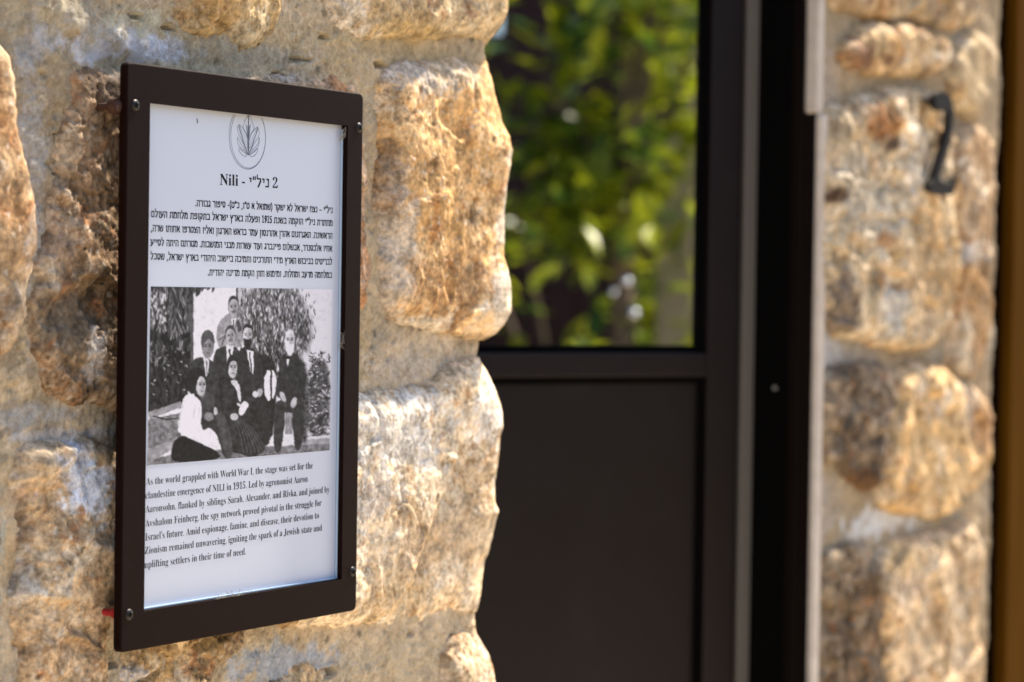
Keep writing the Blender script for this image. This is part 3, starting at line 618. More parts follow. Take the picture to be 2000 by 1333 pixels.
# ---- text
def mb(t):
    o = ''
    for ch in t:
        if 'A' <= ch <= 'Z': o += chr(0x1D400+ord(ch)-65)
        elif 'a' <= ch <= 'z': o += chr(0x1D41A+ord(ch)-97)
        elif '0' <= ch <= '9': o += chr(0x1D7CE+ord(ch)-48)
        else: o += ch
    return o
def text_line(body, pl, pr_, size, name='text_line', mat=None, bold=0.0, mat_y=.00025):
    cu = bpy.data.curves.new('t', 'FONT'); cu.body = body; cu.size = 1; cu.offset = bold; cu.resolution_u = 3
    to = bpy.data.objects.new('t', cu); COL.objects.link(to)
    dg = bpy.context.evaluated_depsgraph_get(); me = bpy.data.meshes.new_from_object(to.evaluated_get(dg)); bpy.data.objects.remove(to); 
    n = len(me.vertices); co = np.zeros(n*3, np.float32); me.vertices.foreach_get('co', co); co = co.reshape(-1, 3)
    xa, xb = co[:, 0].min(), co[:, 0].max()
    A = np.array(wp(*pl, YP)); B = np.array(wp(*pr_, YP)); d = B-A; ln = np.linalg.norm(d); d = d/ln; nrm = np.array([-d[1], d[0]])
    u = (co[:, 0]-xa)/(xb-xa)*ln; v = co[:, 1]*size
    X = A[0]+u*d[0]+v*nrm[0]; Z = A[1]+u*d[1]+v*nrm[1]
    me.vertices.foreach_set('co', np.stack([X, np.full(n, YP-mat_y), Z], 1).astype(np.float32).ravel()); me.update()
    me.materials.clear()
    return link(name, me, mat or M_ink, paper)
pm = lambda px: px/2150.0                                # px of height on the paper -> metres (about 2.2 m away)
HG = {  # Hebrew letters as pen strokes: (advance, [polyline, ...])
 'א': (.72, [[(.05,.98),(.66,.03)], [(.6,.98),(.57,.66),(.44,.42)], [(.08,.04),(.12,.38),(.25,.62)]]),
 'ב': (.72, [[(.02,.91),(.5,.91),(.56,.78),(.56,.1)], [(-.02,.09),(.68,.09)]]),
 'ג': (.50, [[(.08,.91),(.32,.91),(.36,.8),(.36,.3),(.42,.03)], [(.34,.34),(.2,.24),(.04,.05)]]),
 'ד': (.66, [[(0,.91),(.64,.91)], [(.5,.9),(.5,.0)]]),
 'ה': (.72, [[(0,.91),(.54,.91),(.6,.8),(.6,0)], [(.13,.6),(.1,0)]]),
 'ו': (.34, [[(.04,.91),(.17,.91),(.21,.8),(.21,0)]]),
 'ז': (.36, [[(0,.91),(.3,.91)], [(.16,.9),(.18,0)]]),
 'ח': (.74, [[(0,.91),(.55,.91),(.61,.8),(.61,0)], [(.12,.9),(.1,0)]]),
 'ט': (.72, [[(.1,.97),(.07,.3),(.14,.09),(.48,.09),(.62,.3),(.6,.78),(.5,.92),(.34,.86)]]),
 'י': (.34, [[(.04,.91),(.17,.91),(.21,.82),(.19,.52)]]),
 'כ': (.66, [[(.02,.91),(.42,.91),(.55,.74),(.55,.26),(.42,.09),(0,.09)]]),
 'ל': (.62, [[(.07,1.36),(.07,.91),(.5,.91),(.5,.66),(.2,.0)]]),
 'מ': (.74, [[(.04,.97),(.17,.72),(.02,.02)], [(.17,.72),(.32,.92),(.52,.88),(.61,.68),(.61,.09),(.34,.09)]]),
 'נ': (.46, [[(.12,.91),(.3,.91),(.34,.8),(.34,.09),(.0,.09)]]),
 'ס': (.72, [[(0,.91),(.5,.91),(.62,.66),(.54,.22),(.34,.06),(.14,.22),(.07,.6),(.1,.9)]]),
 'ע': (.68, [[(.04,.96),(.14,.66),(.3,.14)], [(.56,.96),(.52,.5),(.3,.1),(-.02,-.04)]]),
 'פ': (.70, [[(.12,.66),(.1,.88),(.42,.91),(.57,.74),(.57,.26),(.44,.09),(0,.09)], [(.1,.84),(.1,.58),(.28,.52)]]),
 'צ': (.68, [[(.05,.96),(.5,.12)], [(.57,.96),(.52,.62),(.34,.46)], [(0,.09),(.56,.09)]]),
 'ק': (.70, [[(0,.91),(.46,.91),(.58,.74),(.5,.4),(.34,.12)], [(.1,.58),(.1,-.36)]]),
 'ר': (.64, [[(0,.91),(.42,.91),(.53,.76),(.53,0)]]),
 'ש': (.86, [[(.04,.96),(.12,.09),(.58,.09),(.74,.4),(.75,.96)], [(.42,.96),(.4,.62),(.12,.36)]]),
 'ת': (.76, [[(.06,.91),(.56,.91),(.63,.8),(.63,0)], [(.17,.9),(.15,.1),(0,.05)]]),
 'ך': (.62, [[(0,.91),(.44,.91),(.5,.8),(.5,-.36)]]),
 'ם': (.74, [[(.02,.91),(.55,.91),(.6,.8),(.6,.09),(.09,.09),(.09,.9)]]),
 'ן': (.34, [[(.04,.91),(.17,.91),(.2,.8),(.18,-.36)]]),
 'ף': (.68, [[(.1,.88),(.42,.91),(.56,.74),(.55,-.36)], [(.1,.9),(.1,.58),(.28,.52)]]),
 'ץ': (.66, [[(.05,.96),(.3,.34),(.3,-.36)], [(.57,.96),(.5,.64),(.3,.42)]]),
 '.': (.26, [[(.1,.0),(.1,.15)]]), ',': (.26, [[(.12,.1),(.06,-.18)]]), '"': (.40, [[(.1,1.12),(.07,.78)], [(.32,1.12),(.29,.78)]]),
 '-': (.44, [[(.06,.42),(.34,.42)]]), '–': (.60, [[(.06,.42),(.5,.42)]]), '(': (.34, [[(.26,1.2),(.08,.75),(.08,.25),(.26,-.2)]]), ')': (.34, [[(.04,1.2),(.22,.75),(.22,.25),(.04,-.2)]]),
 '1': (.50, [[(.08,1.0),(.24,1.15),(.24,0)], [(.08,.06),(.4,.06)]]), '9': (.56, [[(.44,.7),(.26,.5),(.08,.7),(.12,1.02),(.28,1.12),(.44,.95),(.42,.4),(.14,.03)]]),
 '5': (.54, [[(.44,1.1),(.12,1.08),(.1,.66),(.3,.7),(.44,.5),(.42,.2),(.26,.05),(.06,.12)]]), ' ': (.36, []),
}
def vis(t):                                             # right-to-left line in display order, digits kept
    r = t[::-1]; o = ''; i = 0
    while i < len(r):
        j = i
        while j < len(r) and r[j].isdigit(): j += 1
        if j > i: o += r[i:j][::-1]; i = j; continue
        o += {'(': ')', ')': '('}.get(r[i], r[i]); i += 1
    return o
def heb_line(t, pl, pr_, xh, name='text_line', pen=(.15, .155), spread=None):
    t = vis(t); x = 0; quads = []
    for ch in t:
        adv, sts = HG[ch]
        for st in sts:
            for (ax, ay), (bx2, by2) in zip(st, st[1:]):
                dx, dy = bx2-ax, by2-ay; l = math.hypot(dx, dy); dx /= l; dy /= l
                wd = (pen[0]*abs(dy)+pen[1]*abs(dx))/2*1.05; e = wd*.55
                quads.append([(x+ax-dx*e-dy*wd, ay-dy*e+dx*wd), (x+ax-dx*e+dy*wd, ay-dy*e-dx*wd), (x+bx2+dx*e+dy*wd, by2+dy*e-dx*wd), (x+bx2+dx*e-dy*wd, by2+dy*e+dx*wd)])
        x += adv+.09
    tot = x-.09-.06; A = np.array(wp(*pl, YP)); B = np.array(wp(*pr_, YP)); d = B-A; ln = np.linalg.norm(d); d = d/ln; nr = np.array([-d[1], d[0]])
    V = []; Fc = []
    for k, q in enumerate(quads):
        for (a, b_) in q:
            P = A+d*(a/tot*ln)+nr*(b_*xh); V.append((P[0], YP-.0002-(k % 5)*.00001, P[1]))
        Fc.append((4*k, 4*k+1, 4*k+2, 4*k+3))
    return mesh(name, V, Fc, M_ink, paper)
text_line(mb('Nili -'), (429.5, 361.5), (478, 364.0), pm(31), 'title_text', bold=.0)
heb_line('ניל"י', (486.5, 364.5), (525, 367), pm(17.5), 'title_text', pen=(.115, .15))
text_line(mb('2'), (532.5, 367.5), (542, 368), pm(30), 'title_text', bold=-.008)
HB = [('ניל"י – נצח ישראל לא ישקר (שמואל א ט"ו, כ"ט)- סיפור גבורה.', (381.5, 403.2), (649, 417)),
      ('מחתרת ניל"י הוקמה בשנת 1915 ופעלה בארץ ישראל בתקופת מלחמת העולם', (295, 424.5), (649, 442)),
      ('הראשונה. האגרונום אהרן אהרנסון עמד בראש הארגון ואליו הצטרפו אחותו שרה,', (295, 452), (648.5, 467)),
      ('אחיו אלכסנדר, אבשלום פיינברג ועוד עשרות מבני המושבות. מטרתם היתה לסייע', (294, 480), (648, 492)),
      ('לבריטים בכיבוש הארץ מידי התורכים ותמיכה ביישוב היהודי בארץ ישראל, שסבל', (294, 507.3), (648, 517.8)),
      ('במלחמה מרעב ומחלות. ומימוש חזון הקמת מדינה יהודית.', (406, 538.6), (647.6, 543.5))]
for t, a, c in HB: heb_line(t, a, c, pm(11.8))
EN = [("As the world grappled with World War I, the stage was set for the", (285, 948), (610.5, 915.5)),
      ("clandestine emergence of NILI in 1915. Led by agronomist Aaron", (284, 975), (600.5, 941.6)),
      ("Aaronsohn, flanked by siblings Sarah, Alexander, and Rivka, and joined by", (284, 1002), (643, 962)),
      ("Avshalom Feinberg, the spy network proved pivotal in the struggle for", (283.5, 1029.6), (627.5, 988.4)),
      ("Israel's future. Amid espionage, famine, and disease, their devotion to", (283.5, 1056.6), (622.5, 1013)),
      ("Zionism remained unwavering, igniting the spark of a Jewish state and", (282.5, 1083), (628.5, 1037)),
      ("uplifting settlers in their time of need.", (282, 1110.6), (479.8, 1083.6))]
for t, a, c in EN: text_line(mb(t), a, c, pm(20), bold=-.009)
# emblem
def strip(bm, pts, wd):
    pts = [Vector((p[0], 0, p[1])) for p in pts]
    pv = None
    for i, p in enumerate(pts):
        d = (pts[min(i+1, len(pts)-1)]-pts[max(i-1, 0)])
        if d.length < 1e-9: continue
        d.normalize(); n = Vector((-d.z, 0, d.x))*wd/2
        a = bm.verts.new((p.x+n.x, YP-.0003, p.z+n.z)); b_ = bm.verts.new((p.x-n.x, YP-.0003, p.z-n.z))
        if pv: bm.faces.new([pv[0], pv[1], b_, a])
        pv = (a, b_)
em = bmesh.new(); ec = wp(483.3, 268, YP); 
er = wp(518.5, 268, YP)[0]-ec[0]; ez = ec[1]-wp(483, 331, YP)[1]
for k, (sx, sy, ox) in enumerate(((1, 1, 0), (.955, .965, .0012))):
    ps = [(ec[0]+ox+er*sx*math.cos(a), ec[1]+ez*sy*math.sin(a)) for a in np.linspace(math.radians(139), math.radians(401), 60)]
    strip(em, ps, .00042)
def epx(zx, zy): return wp(430+zx/6.667, 200+zy/6.667, YP)
lobes = [[(362, 690), (340, 620), (300, 540), (250, 440), (222, 360), (232, 290), (270, 310), (305, 350), (335, 400), (358, 480)],
         [(362, 500), (330, 400), (292, 340), (310, 270), (335, 220), (370, 160), (405, 220), (430, 300), (445, 350), (405, 400), (370, 500)],
         [(368, 690), (400, 620), (440, 540), (490, 470), (512, 400), (490, 325), (455, 345), (420, 390), (395, 430), (375, 500)],
         [(358, 690), (330, 650), (270, 600), (235, 560), (222, 500), (225, 440), (255, 520), (300, 590), (340, 650)],
         [(372, 690), (400, 650), (455, 590), (500, 530), (508, 440), (512, 520), (485, 600), (430, 650), (380, 690)],
         [(355, 690), (320, 712), (280, 680), (245, 640), (240, 590), (290, 640), (350, 685)],
         [(375, 690), (410, 718), (455, 690), (488, 640), (488, 600), (440, 650), (378, 688)]]
for lb in lobes: strip(em, [epx(*p) for p in chaikin(lb, 1)], .0004)
for k in range(11):
    t = k/10
    for sg, a, b_ in ((-1, (362, 690), (240, 320)), (1, (370, 690), (492, 350))):
        m0 = (a[0]+(b_[0]-a[0])*(.15+.8*t), a[1]+(b_[1]-a[1])*(.15+.8*t))
        strip(em, [epx(*m0), epx(m0[0]+sg*24*(1.2-t), m0[1]-46)], .0003)
        strip(em, [epx(*m0), epx(m0[0]-sg*36*(1.2-t), m0[1]-52)], .0003)
    strip(em, [epx(365, 330+16*k), epx(365-34+2*k, 290+14*k)], .0003); strip(em, [epx(365, 330+16*k), epx(365+34-2*k, 290+14*k)], .0003)
strip(em, [epx(362, 690), epx(300, 520), epx(240, 320)], .0004); strip(em, [epx(370, 690), epx(430, 520), epx(492, 350)], .0004)
strip(em, [epx(366, 690), epx(366, 450), epx(370, 170)], .0011)
bm_obj('leaf_emblem', em, M_inkb, paper)
em = bmesh.new(); strip(em, [epx(-306, 215), epx(-298, 235), epx(-298, 275)], .0009); bm_obj('pen_mark', em, M_ink, paper)

# ---- the black and white photo, painted on a fine grid of vertex colours (zoom coordinates of its crop)
PWD, PHT = 480, 444
yy, xx = np.mgrid[0:PHT, 0:PWD].astype(float); xx = xx*3+1.5; yy = yy*3+1.5
img = np.full((PHT, PWD), .80)
xr, yr = xx.copy(), yy.copy()
xx = xr+5*fbm(xr, yr, .02, 3, 401)+2.5*fbm(xr, yr, .07, 2, 402); yy = yr+5*fbm(xr, yr, .02, 3, 403)+2.5*fbm(xr, yr, .07, 2, 404)
def soft(d, w=4): return sst(-w, w, d)
def poly(pts, v, w=4, ch=2, tex=0, f=.02, sd=1):
    global img
    P = chaikin(pts, ch) if ch else np.array(pts, float)
    d = sdf(P, xx.ravel(), yy.ravel()).reshape(img.shape); a = soft(d, w)
    vv = v+(tex*fbm(xx, yy, f, 4, sd) if tex else 0); img = img*(1-a)+vv*a
def ell(cx, cy, rx, ry, v, w=4, rot=0):
    global img
    c, s = math.cos(rot), math.sin(rot); X = (xx-cx)*c+(yy-cy)*s; Y = -(xx-cx)*s+(yy-cy)*c
    d = (1-np.sqrt((X/rx)**2+(Y/ry)**2))*min(rx, ry); a = soft(d, w); img = img*(1-a)+v*a
def stroke(pts, v, wd, w=3):
    global img
    for (ax, ay), (bx_, by_) in zip(pts, pts[1:]):
        t = np.clip(((xx-ax)*(bx_-ax)+(yy-ay)*(by_-ay))/((bx_-ax)**2+(by_-ay)**2+1e-6), 0, 1)
        d = wd/2-np.hypot(xx-ax-t*(bx_-ax), yy-ay-t*(by_-ay)); a = soft(d, w); img = img*(1-a)+v*a
def leaves(x0_, x1_, y0_, y1_, n, vals, ln, seed, ang=(1.2, 1.9), wd=7, mask=None):
    r = random.Random(seed)
    for _ in range(n):
        cx, cy = r.uniform(x0_, x1_), r.uniform(y0_, y1_)
        if mask and not mask(cx, cy, r): continue
        a = r.uniform(*ang); l = ln*r.uniform(.6, 1.3); v = r.choice(vals)
        i0, i1 = max(0, int((cx-l)/3)), min(PWD, int((cx+l)/3)+2); j0, j1 = max(0, int((cy-l)/3)), min(PHT, int((cy+l)/3)+2)
        if i0 >= i1 or j0 >= j1: continue
        X = xx[j0:j1, i0:i1]-cx; Y = yy[j0:j1, i0:i1]-cy; c, s = math.cos(a), math.sin(a)
        u = X*c+Y*s; v_ = -X*s+Y*c; d = (1-np.sqrt((u/l*2)**2+(v_/wd*2)**2))*wd/2; aa = soft(d, 2.5)
        img[j0:j1, i0:i1] = img[j0:j1, i0:i1]*(1-aa)+v*aa
# house wall and pilaster
poly([(700, 70), (760, 70), (755, 290), (700, 290)], .55, 3, 0); poly([(690, 60), (702, 60), (702, 300), (690, 300)], .12, 2, 0); poly([(716, 110), (748, 110), (748, 260), (716, 260)], .66, 3, 0)
# left foliage
poly([(60, 60), (390, 60), (388, 600), (380, 760), (300, 900), (60, 960)], .09, 6, 0, .06, .015, 3)
poly([(345, 200), (385, 200), (388, 620), (345, 620)], .16, 4, 0, .05)
leaves(80, 350, 80, 620, 330, [.10, .16, .25, .35, .5, .05, .03], 60, 5)
leaves(80, 200, 100, 330, 60, [.5, .7, .35, .8], 34, 6, wd=9)
leaves(90, 360, 420, 900, 160, [.02, .03, .05, .08], 70, 8, wd=22)
leaves(100, 350, 500, 840, 26, [.5, .6, .3], 18, 9, ang=(0, 3), wd=8)
leaves(330, 585, 60, 150, 70, [.05, .1, .15, .2], 70, 7, ang=(1.3, 2.0), wd=14, mask=lambda x, y, r: y < 150-(x-330)*.35)
# willow-like foliage behind
m2 = lambda x, y, r: ((x-960)/300)**2+((y-330)/330)**2 < r.uniform(.5, 1.05)
poly([(760, 70), (1080, 70), (1180, 200), (1230, 420), (1180, 560), (1000, 640), (760, 560), (700, 300)], .22, 30, 2, .2, .02, 5)
leaves(690, 1280, 60, 640, 1500, [.03, .06, .1, .15, .25, .45, .65, .78], 36, 11, mask=m2)
leaves(850, 1000, 430, 690, 220, [.02, .04, .08, .3], 36, 12)
# right bushes, plinth
poly([(1180, 620), (1350, 560), (1350, 1140), (1180, 1150)], .16, 18, 2, .12)
leaves(1200, 1350, 540, 1130, 330, [.03, .08, .15, .3, .5, .7], 26, 13, ang=(0, 3), wd=9)
poly([(1150, 1135), (1350, 1128), (1350, 1240), (1150, 1250)], .50, 4, 0, .15); poly([(1150, 1130), (1350, 1124), (1350, 1140), (1150, 1150)], .75, 3, 0)
poly([(60, 1300), (300, 1240), (900, 1200), (1350, 1180), (1350, 1340), (60, 1340)], .28, 8, 0, .2)
poly([(885, 660), (975, 660), (975, 860), (890, 890)], .82, 4, 1); poly([(928, 660), (942, 660), (942, 1000), (930, 1000)], .04, 3, 0)
# bench
poly([(70, 960), (300, 880), (310, 920), (80, 1010)], .42, 4, 0, .15); poly([(70, 1010), (300, 960), (300, 1150), (70, 1230)], .30, 5, 0, .2, .03); poly([(62, 1220), (290, 1130), (300, 1180), (62, 1330)], .42, 4, 0, .15)
stroke([(110, 985), (200, 1010), (290, 1000)], .05, 10)
def head(cx, cy, rx, ry, skin=.62, hair=.06, hairtop=.45, beard=None, mous=False, turn=0, part=False, bald=False):
    hairtop = max(hairtop, .68)
    ell(cx, cy-ry*.10, rx*1.04, ry*1.0, hair, 4) if not bald else None
    ell(cx, cy, rx*.92, ry*.94, skin, 4)
    ell(cx+rx*.35, cy+ry*.1, rx*.42, ry*.7, skin*.72, 12)      # shaded side
    if not bald: poly([(cx-rx*1.1, cy-ry*.1), (cx-rx*.95, cy-ry*.9), (cx, cy-ry*1.25), (cx+rx, cy-ry*.9), (cx+rx*1.12, cy-ry*.05), (cx+rx*.8, cy-ry*hairtop), (cx, cy-ry*(hairtop+.16)), (cx-rx*.75, cy-ry*hairtop)], hair, 4)
    for e in (-.38, .38):
        ell(cx+turn+e*rx, cy-ry*.08, rx*.20, ry*.07, .10, 3); stroke([(cx+turn+(e-.2)*rx, cy-ry*.22), (cx+turn+(e+.2)*rx, cy-ry*.22)], .13, 5)
    stroke([(cx+turn, cy-ry*.05), (cx+turn+rx*.12, cy+ry*.22)], skin*.55, 5); stroke([(cx+turn-rx*.25, cy+ry*.5), (cx+turn+rx*.25, cy+ry*.5)], .16, 5)
    if mous: stroke([(cx+turn-rx*.35, cy+ry*.38), (cx+turn, cy+ry*.33), (cx+turn+rx*.35, cy+ry*.38)], .16, 7)
    if beard is not None: poly([(cx-rx*.8, cy+ry*.15), (cx-rx*.3, cy+ry*.35), (cx+rx*.3, cy+ry*.35), (cx+rx*.9, cy+ry*.15), (cx+rx*.7, cy+ry*1.0), (cx, cy+ry*1.35), (cx-rx*.7, cy+ry*.95)], beard, 5)
poly([(545, 540), (900, 540), (985, 640), (975, 900), (930, 1240), (600, 1260), (560, 1000), (545, 700)], .045, 8, 2, .05, .03)
poly([(885, 665), (975, 665), (972, 850), (890, 885)], .82, 4, 1); poly([(928, 660), (942, 660), (942, 1000), (930, 1000)], .04, 3, 0)
poly([(1100, 560), (1200, 600), (1200, 1160), (1140, 1180)], .14, 14, 2, .2, .04)
# standing man, light suit
poly([(560, 330), (610, 280), (640, 260), (710, 290), (735, 360), (730, 520), (560, 520), (550, 420)], .42, 5, 2, .12, .03); poly([(655, 300), (690, 300), (680, 350), (662, 350)], .8, 3, 0); stroke([(672, 310), (670, 350)], .1, 9)
poly([(690, 300), (720, 320), (730, 380), (700, 400)], .12, 6, 2); stroke([(570, 450), (610, 420), (590, 480)], .12, 8)
head(670, 222, 36, 72, .55, .09, .5, mous=True)
# man middle left
poly([(530, 520), (610, 490), (700, 500), (730, 560), (740, 720), (520, 720)], .08, 5, 2, .04, .03); poly([(622, 480), (672, 490), (660, 600), (622, 680)], .78, 3, 0); stroke([(645, 520), (648, 580)], .08, 14)
head(650, 425, 34, 68, .55, .12, .5, mous=True)
# bearded man
poly([(700, 520), (760, 490), (830, 520), (870, 600), (890, 780), (860, 880), (760, 880), (700, 700)], .07, 5, 2, .04, .03)
poly([(760, 520), (812, 530), (812, 690), (795, 680)], .8, 3, 0); stroke([(784, 540), (800, 680)], .07, 10)
head(770, 420, 36, 75, .66, .05, .5, beard=.04)
poly([(810, 860), (900, 860), (930, 1180), (890, 1180), (860, 980)], .06, 5, 1)
ell(855, 820, 19, 32, .5, 4, .3)
# young man left
poly([(350, 620), (430, 560), (520, 590), (560, 640), (580, 900), (560, 950), (420, 950), (370, 720)], .085, 5, 2, .05, .03)
poly([(456, 560), (500, 590), (492, 680), (474, 720)], .75, 3, 0); stroke([(480, 600), (482, 690)], .2, 9)
head(490, 500, 42, 84, .40, .14, .35); poly([(440, 470), (450, 400), (490, 372), (530, 400), (542, 470), (528, 480), (500, 430), (470, 470), (450, 520)], .16, 4, 2)
# his legs
poly([(440, 850), (520, 820), (560, 900), (640, 980), (670, 1280), (600, 1290), (560, 1120), (500, 1060), (440, 1100)], .08, 5, 2, .05); ell(490, 880, 50, 60, .12, 10)
poly([(540, 960), (600, 960), (650, 1100), (670, 1280), (610, 1280), (570, 1120)], .14, 8, 1, .06)
ell(500, 990, 32, 30, .34, 5, .5); ell(545, 950, 14, 28, .6, 4)
# old man on the right
poly([(1000, 560), (1040, 540), (1100, 530), (1150, 600), (1190, 760), (1150, 860), (1100, 900), (980, 860), (960, 800), (990, 680)], .075, 5, 2, .04, .03)
poly([(1042, 560), (1068, 570), (1050, 640)], .85, 3, 0); poly([(1030, 565), (1080, 560), (1075, 580), (1035, 585)], .03, 3, 0)
poly([(970, 860), (1150, 860), (1180, 920), (1150, 1230), (1100, 1230), (1090, 1050), (1030, 1020), (1010, 1240), (950, 1240), (955, 980)], .085, 5, 2, .05)
poly([(1030, 960), (1085, 960), (1080, 1110), (1035, 1110)], .55, 4, 0)
for k in range(4): stroke([(1042+k*12, 960), (1042+k*12, 1110)], .05, 4)
head(1066, 455, 38, 84, .78, .7, .6, beard=.85, bald=True)
ell(1018, 850, 17, 36, .62, 4, -.4); ell(1095, 890, 19, 38, .62, 4, .3)
# seated woman, dark dress
poly([(590, 770), (640, 720), (730, 710), (800, 760), (835, 820), (800, 880), (780, 960), (850, 1080), (920, 1250), (700, 1285), (640, 1040), (600, 940), (585, 860)], .065, 5, 2, .05, .02)
for k in range(7): stroke([(680+20*k, 1000+10*k), (720+24*k, 1120+8*k), (740+28*k, 1240)], .16, 6)
poly([(640, 740), (690, 720), (720, 800), (722, 900), (705, 870), (690, 790)], .7, 3, 1)
head(662, 645, 36, 78, .68, .06, .35, turn=6); poly([(612, 690), (620, 600), (650, 560), (700, 570), (705, 610), (665, 590), (640, 620), (632, 700)], .06, 4, 2)
poly([(740, 870), (775, 890), (775, 930), (720, 990), (700, 960)], .78, 4, 1); ell(675, 990, 28, 24, .6, 4, .4); stroke([(700, 900), (740, 920)], .75, 16)
poly([(820, 800), (850, 830), (830, 860), (800, 840)], .75, 4, 1)
# woman in white blouse
poly([(320, 850), (360, 820), (420, 860), (450, 900), (440, 1060), (400, 1100), (290, 1110), (275, 1080), (300, 940)], .84, 5, 2, .06, .04)
poly([(340, 1060), (410, 1090), (520, 1190), (520, 1220), (440, 1200), (340, 1150)], .80, 4, 2)
poly([(240, 1180), (300, 1110), (400, 1160), (560, 1230), (590, 1290), (240, 1320), (230, 1250)], .03, 5, 2)
head(440, 770, 38, 80, .66, .05, .35, turn=10); poly([(340, 760), (340, 680), (390, 640), (450, 650), (470, 690), (430, 710), (410, 770), (395, 840), (350, 810)], .04, 5, 2)
stroke([(330, 870), (300, 960), (290, 1060)], .62, 6); stroke([(400, 900), (390, 1000)], .65, 6); stroke([(430, 920), (425, 1000)], .62, 5)
g1 = fbm(xr, yr, .022, 5, 77, .65); g2 = fbm(xr, yr, .13, 3, 78)
img = img*(1+.55*g1*np.clip(1.15-img, .1, 1)+.16*g2)+.05*np.clip(fbm(xr, yr*.5, .05, 4, 79), 0, 1)*(img < .3)
img = (img+np.roll(img, 1, 0)+np.roll(img, 1, 1)+np.roll(img, -1, 0)+np.roll(img, -1, 1))/5
img = np.clip(img, .0, .86); img = np.clip(img**1.45*1.12, .004, .80)
# homography from photo rectangle to crop coordinates, sampled on a grid in the sign plane
c_px = [(294.4, 560.0), (648.9, 565.5), (643.4, 880.0), (287.2, 909.2)]
cw = [wp(*p, YP) for p in c_px]
nu, nv = 400, 380
uu, vv = np.meshgrid(np.linspace(0, 1, nu), np.linspace(0, 1, nv), indexing='ij')
X = ((1-uu)*(1-vv)*cw[0][0]+uu*(1-vv)*cw[1][0]+uu*vv*cw[2][0]+(1-uu)*vv*cw[3][0]).ravel()
Zc = ((1-uu)*(1-vv)*cw[0][1]+uu*(1-vv)*cw[1][1]+uu*vv*cw[2][1]+(1-uu)*vv*cw[3][1]).ravel()
P3 = np.stack([X, np.full(X.shape, YP), Zc], 1)-CAM
ppx = 1000+FPX*(P3@R)/(P3@F); ppy = 666.5-FPX*(P3@U)/(P3@F)
cxx = (ppx-270)*3.6025/3; cyy = (ppy-540)*3.6025/3
i0 = np.clip(cxx.astype(int), 0, PWD-2); j0 = np.clip(cyy.astype(int), 0, PHT-2); fx = np.clip(cxx-i0, 0, 1); fy = np.clip(cyy-j0, 0, 1)
val = img[j0, i0]*(1-fx)*(1-fy)+img[j0, i0+1]*fx*(1-fy)+img[j0+1, i0]*(1-fx)*fy+img[j0+1, i0+1]*fx*fy
cl = np.stack([val*.86, val*.87, val*.98], 1)
M_photo = new_mat('old_photo_print', rough=.5, spec=.15); at = N(M_photo, 'ShaderNodeAttribute', attribute_name='Col'); L(M_photo, at.outputs['Color'], M_photo.node_tree.nodes['Principled BSDF'].inputs['Base Color'])
build_patch('group_photo_print', np.stack([X, np.full(X.shape, YP-.0002), Zc], 1), cl, nu, nv, np.ones(nu*nv, bool), M_photo, paper, False)

# clear cover sheet with its pale blue edge at right and bottom
M_edge = new_mat('acrylic_edge', (.42, .55, .70), .15)
box('cover_edge', M_edge, ix1-.0022, ix1-.0004, YP-.0022, YP-.0004, iz0+.0005, iz1-.004, .0004, sign)
box('cover_edge', M_edge, ix0+.0005, ix1-.0026, YP-.0022, YP-.0004, iz0+.0004, iz0+.0022, .0004, sign)
# cobweb and dust caught on the bottom rail
M_web = new_mat('dusty_web', (.35, .32, .26), .9)
wbm = bmesh.new(); r = random.Random(3)
def hair(bm, p, q, rad=.00012, bend=.003, axis_y=True):
    pts = []; p, q = Vector(p), Vector(q); off_ = Vector((r.uniform(-1, 1), r.uniform(-.3, .1), r.uniform(-1, 1)))*bend
    for i in range(7):
        t = i/6; pts.append(p.lerp(q, t)+off_*math.sin(t*math.pi))
    for a, b_ in zip(pts, pts[1:]): cyl(bm, a, b_, rad, seg=4)
for k in range(46):
    a = wp(r.uniform(415, 480) if k % 3 else r.uniform(430, 505), 1163, YF+.003)
    hair(wbm, (a[0], YF+.003+r.uniform(-.003, .003), iz0+r.uniform(-.001, .002)), (a[0]+r.uniform(-.006, .008), YF+r.uniform(-.001, .004), iz0+r.uniform(-.001, .006)))
for k in range(16):
    hair(wbm, (ix1-.001, YF+.002, iz1-.001-k*.0006), (ix1-.006+r.uniform(-.002, .002), YF+.005, iz1-.012-r.uniform(0, .004)))
for k in range(14):
    zc = wp(660, 665, YF)[1]; hair(wbm, (ix1, YF+.001, zc+r.uniform(-.012, .012)), (ix1-.004, YF+.005, zc+r.uniform(-.012, .012)))
web = bm_obj('cobweb', wbm, M_web); tag(web, 'thin dusty cobweb strands caught inside the sign frame', 'cobweb', kind='stuff')

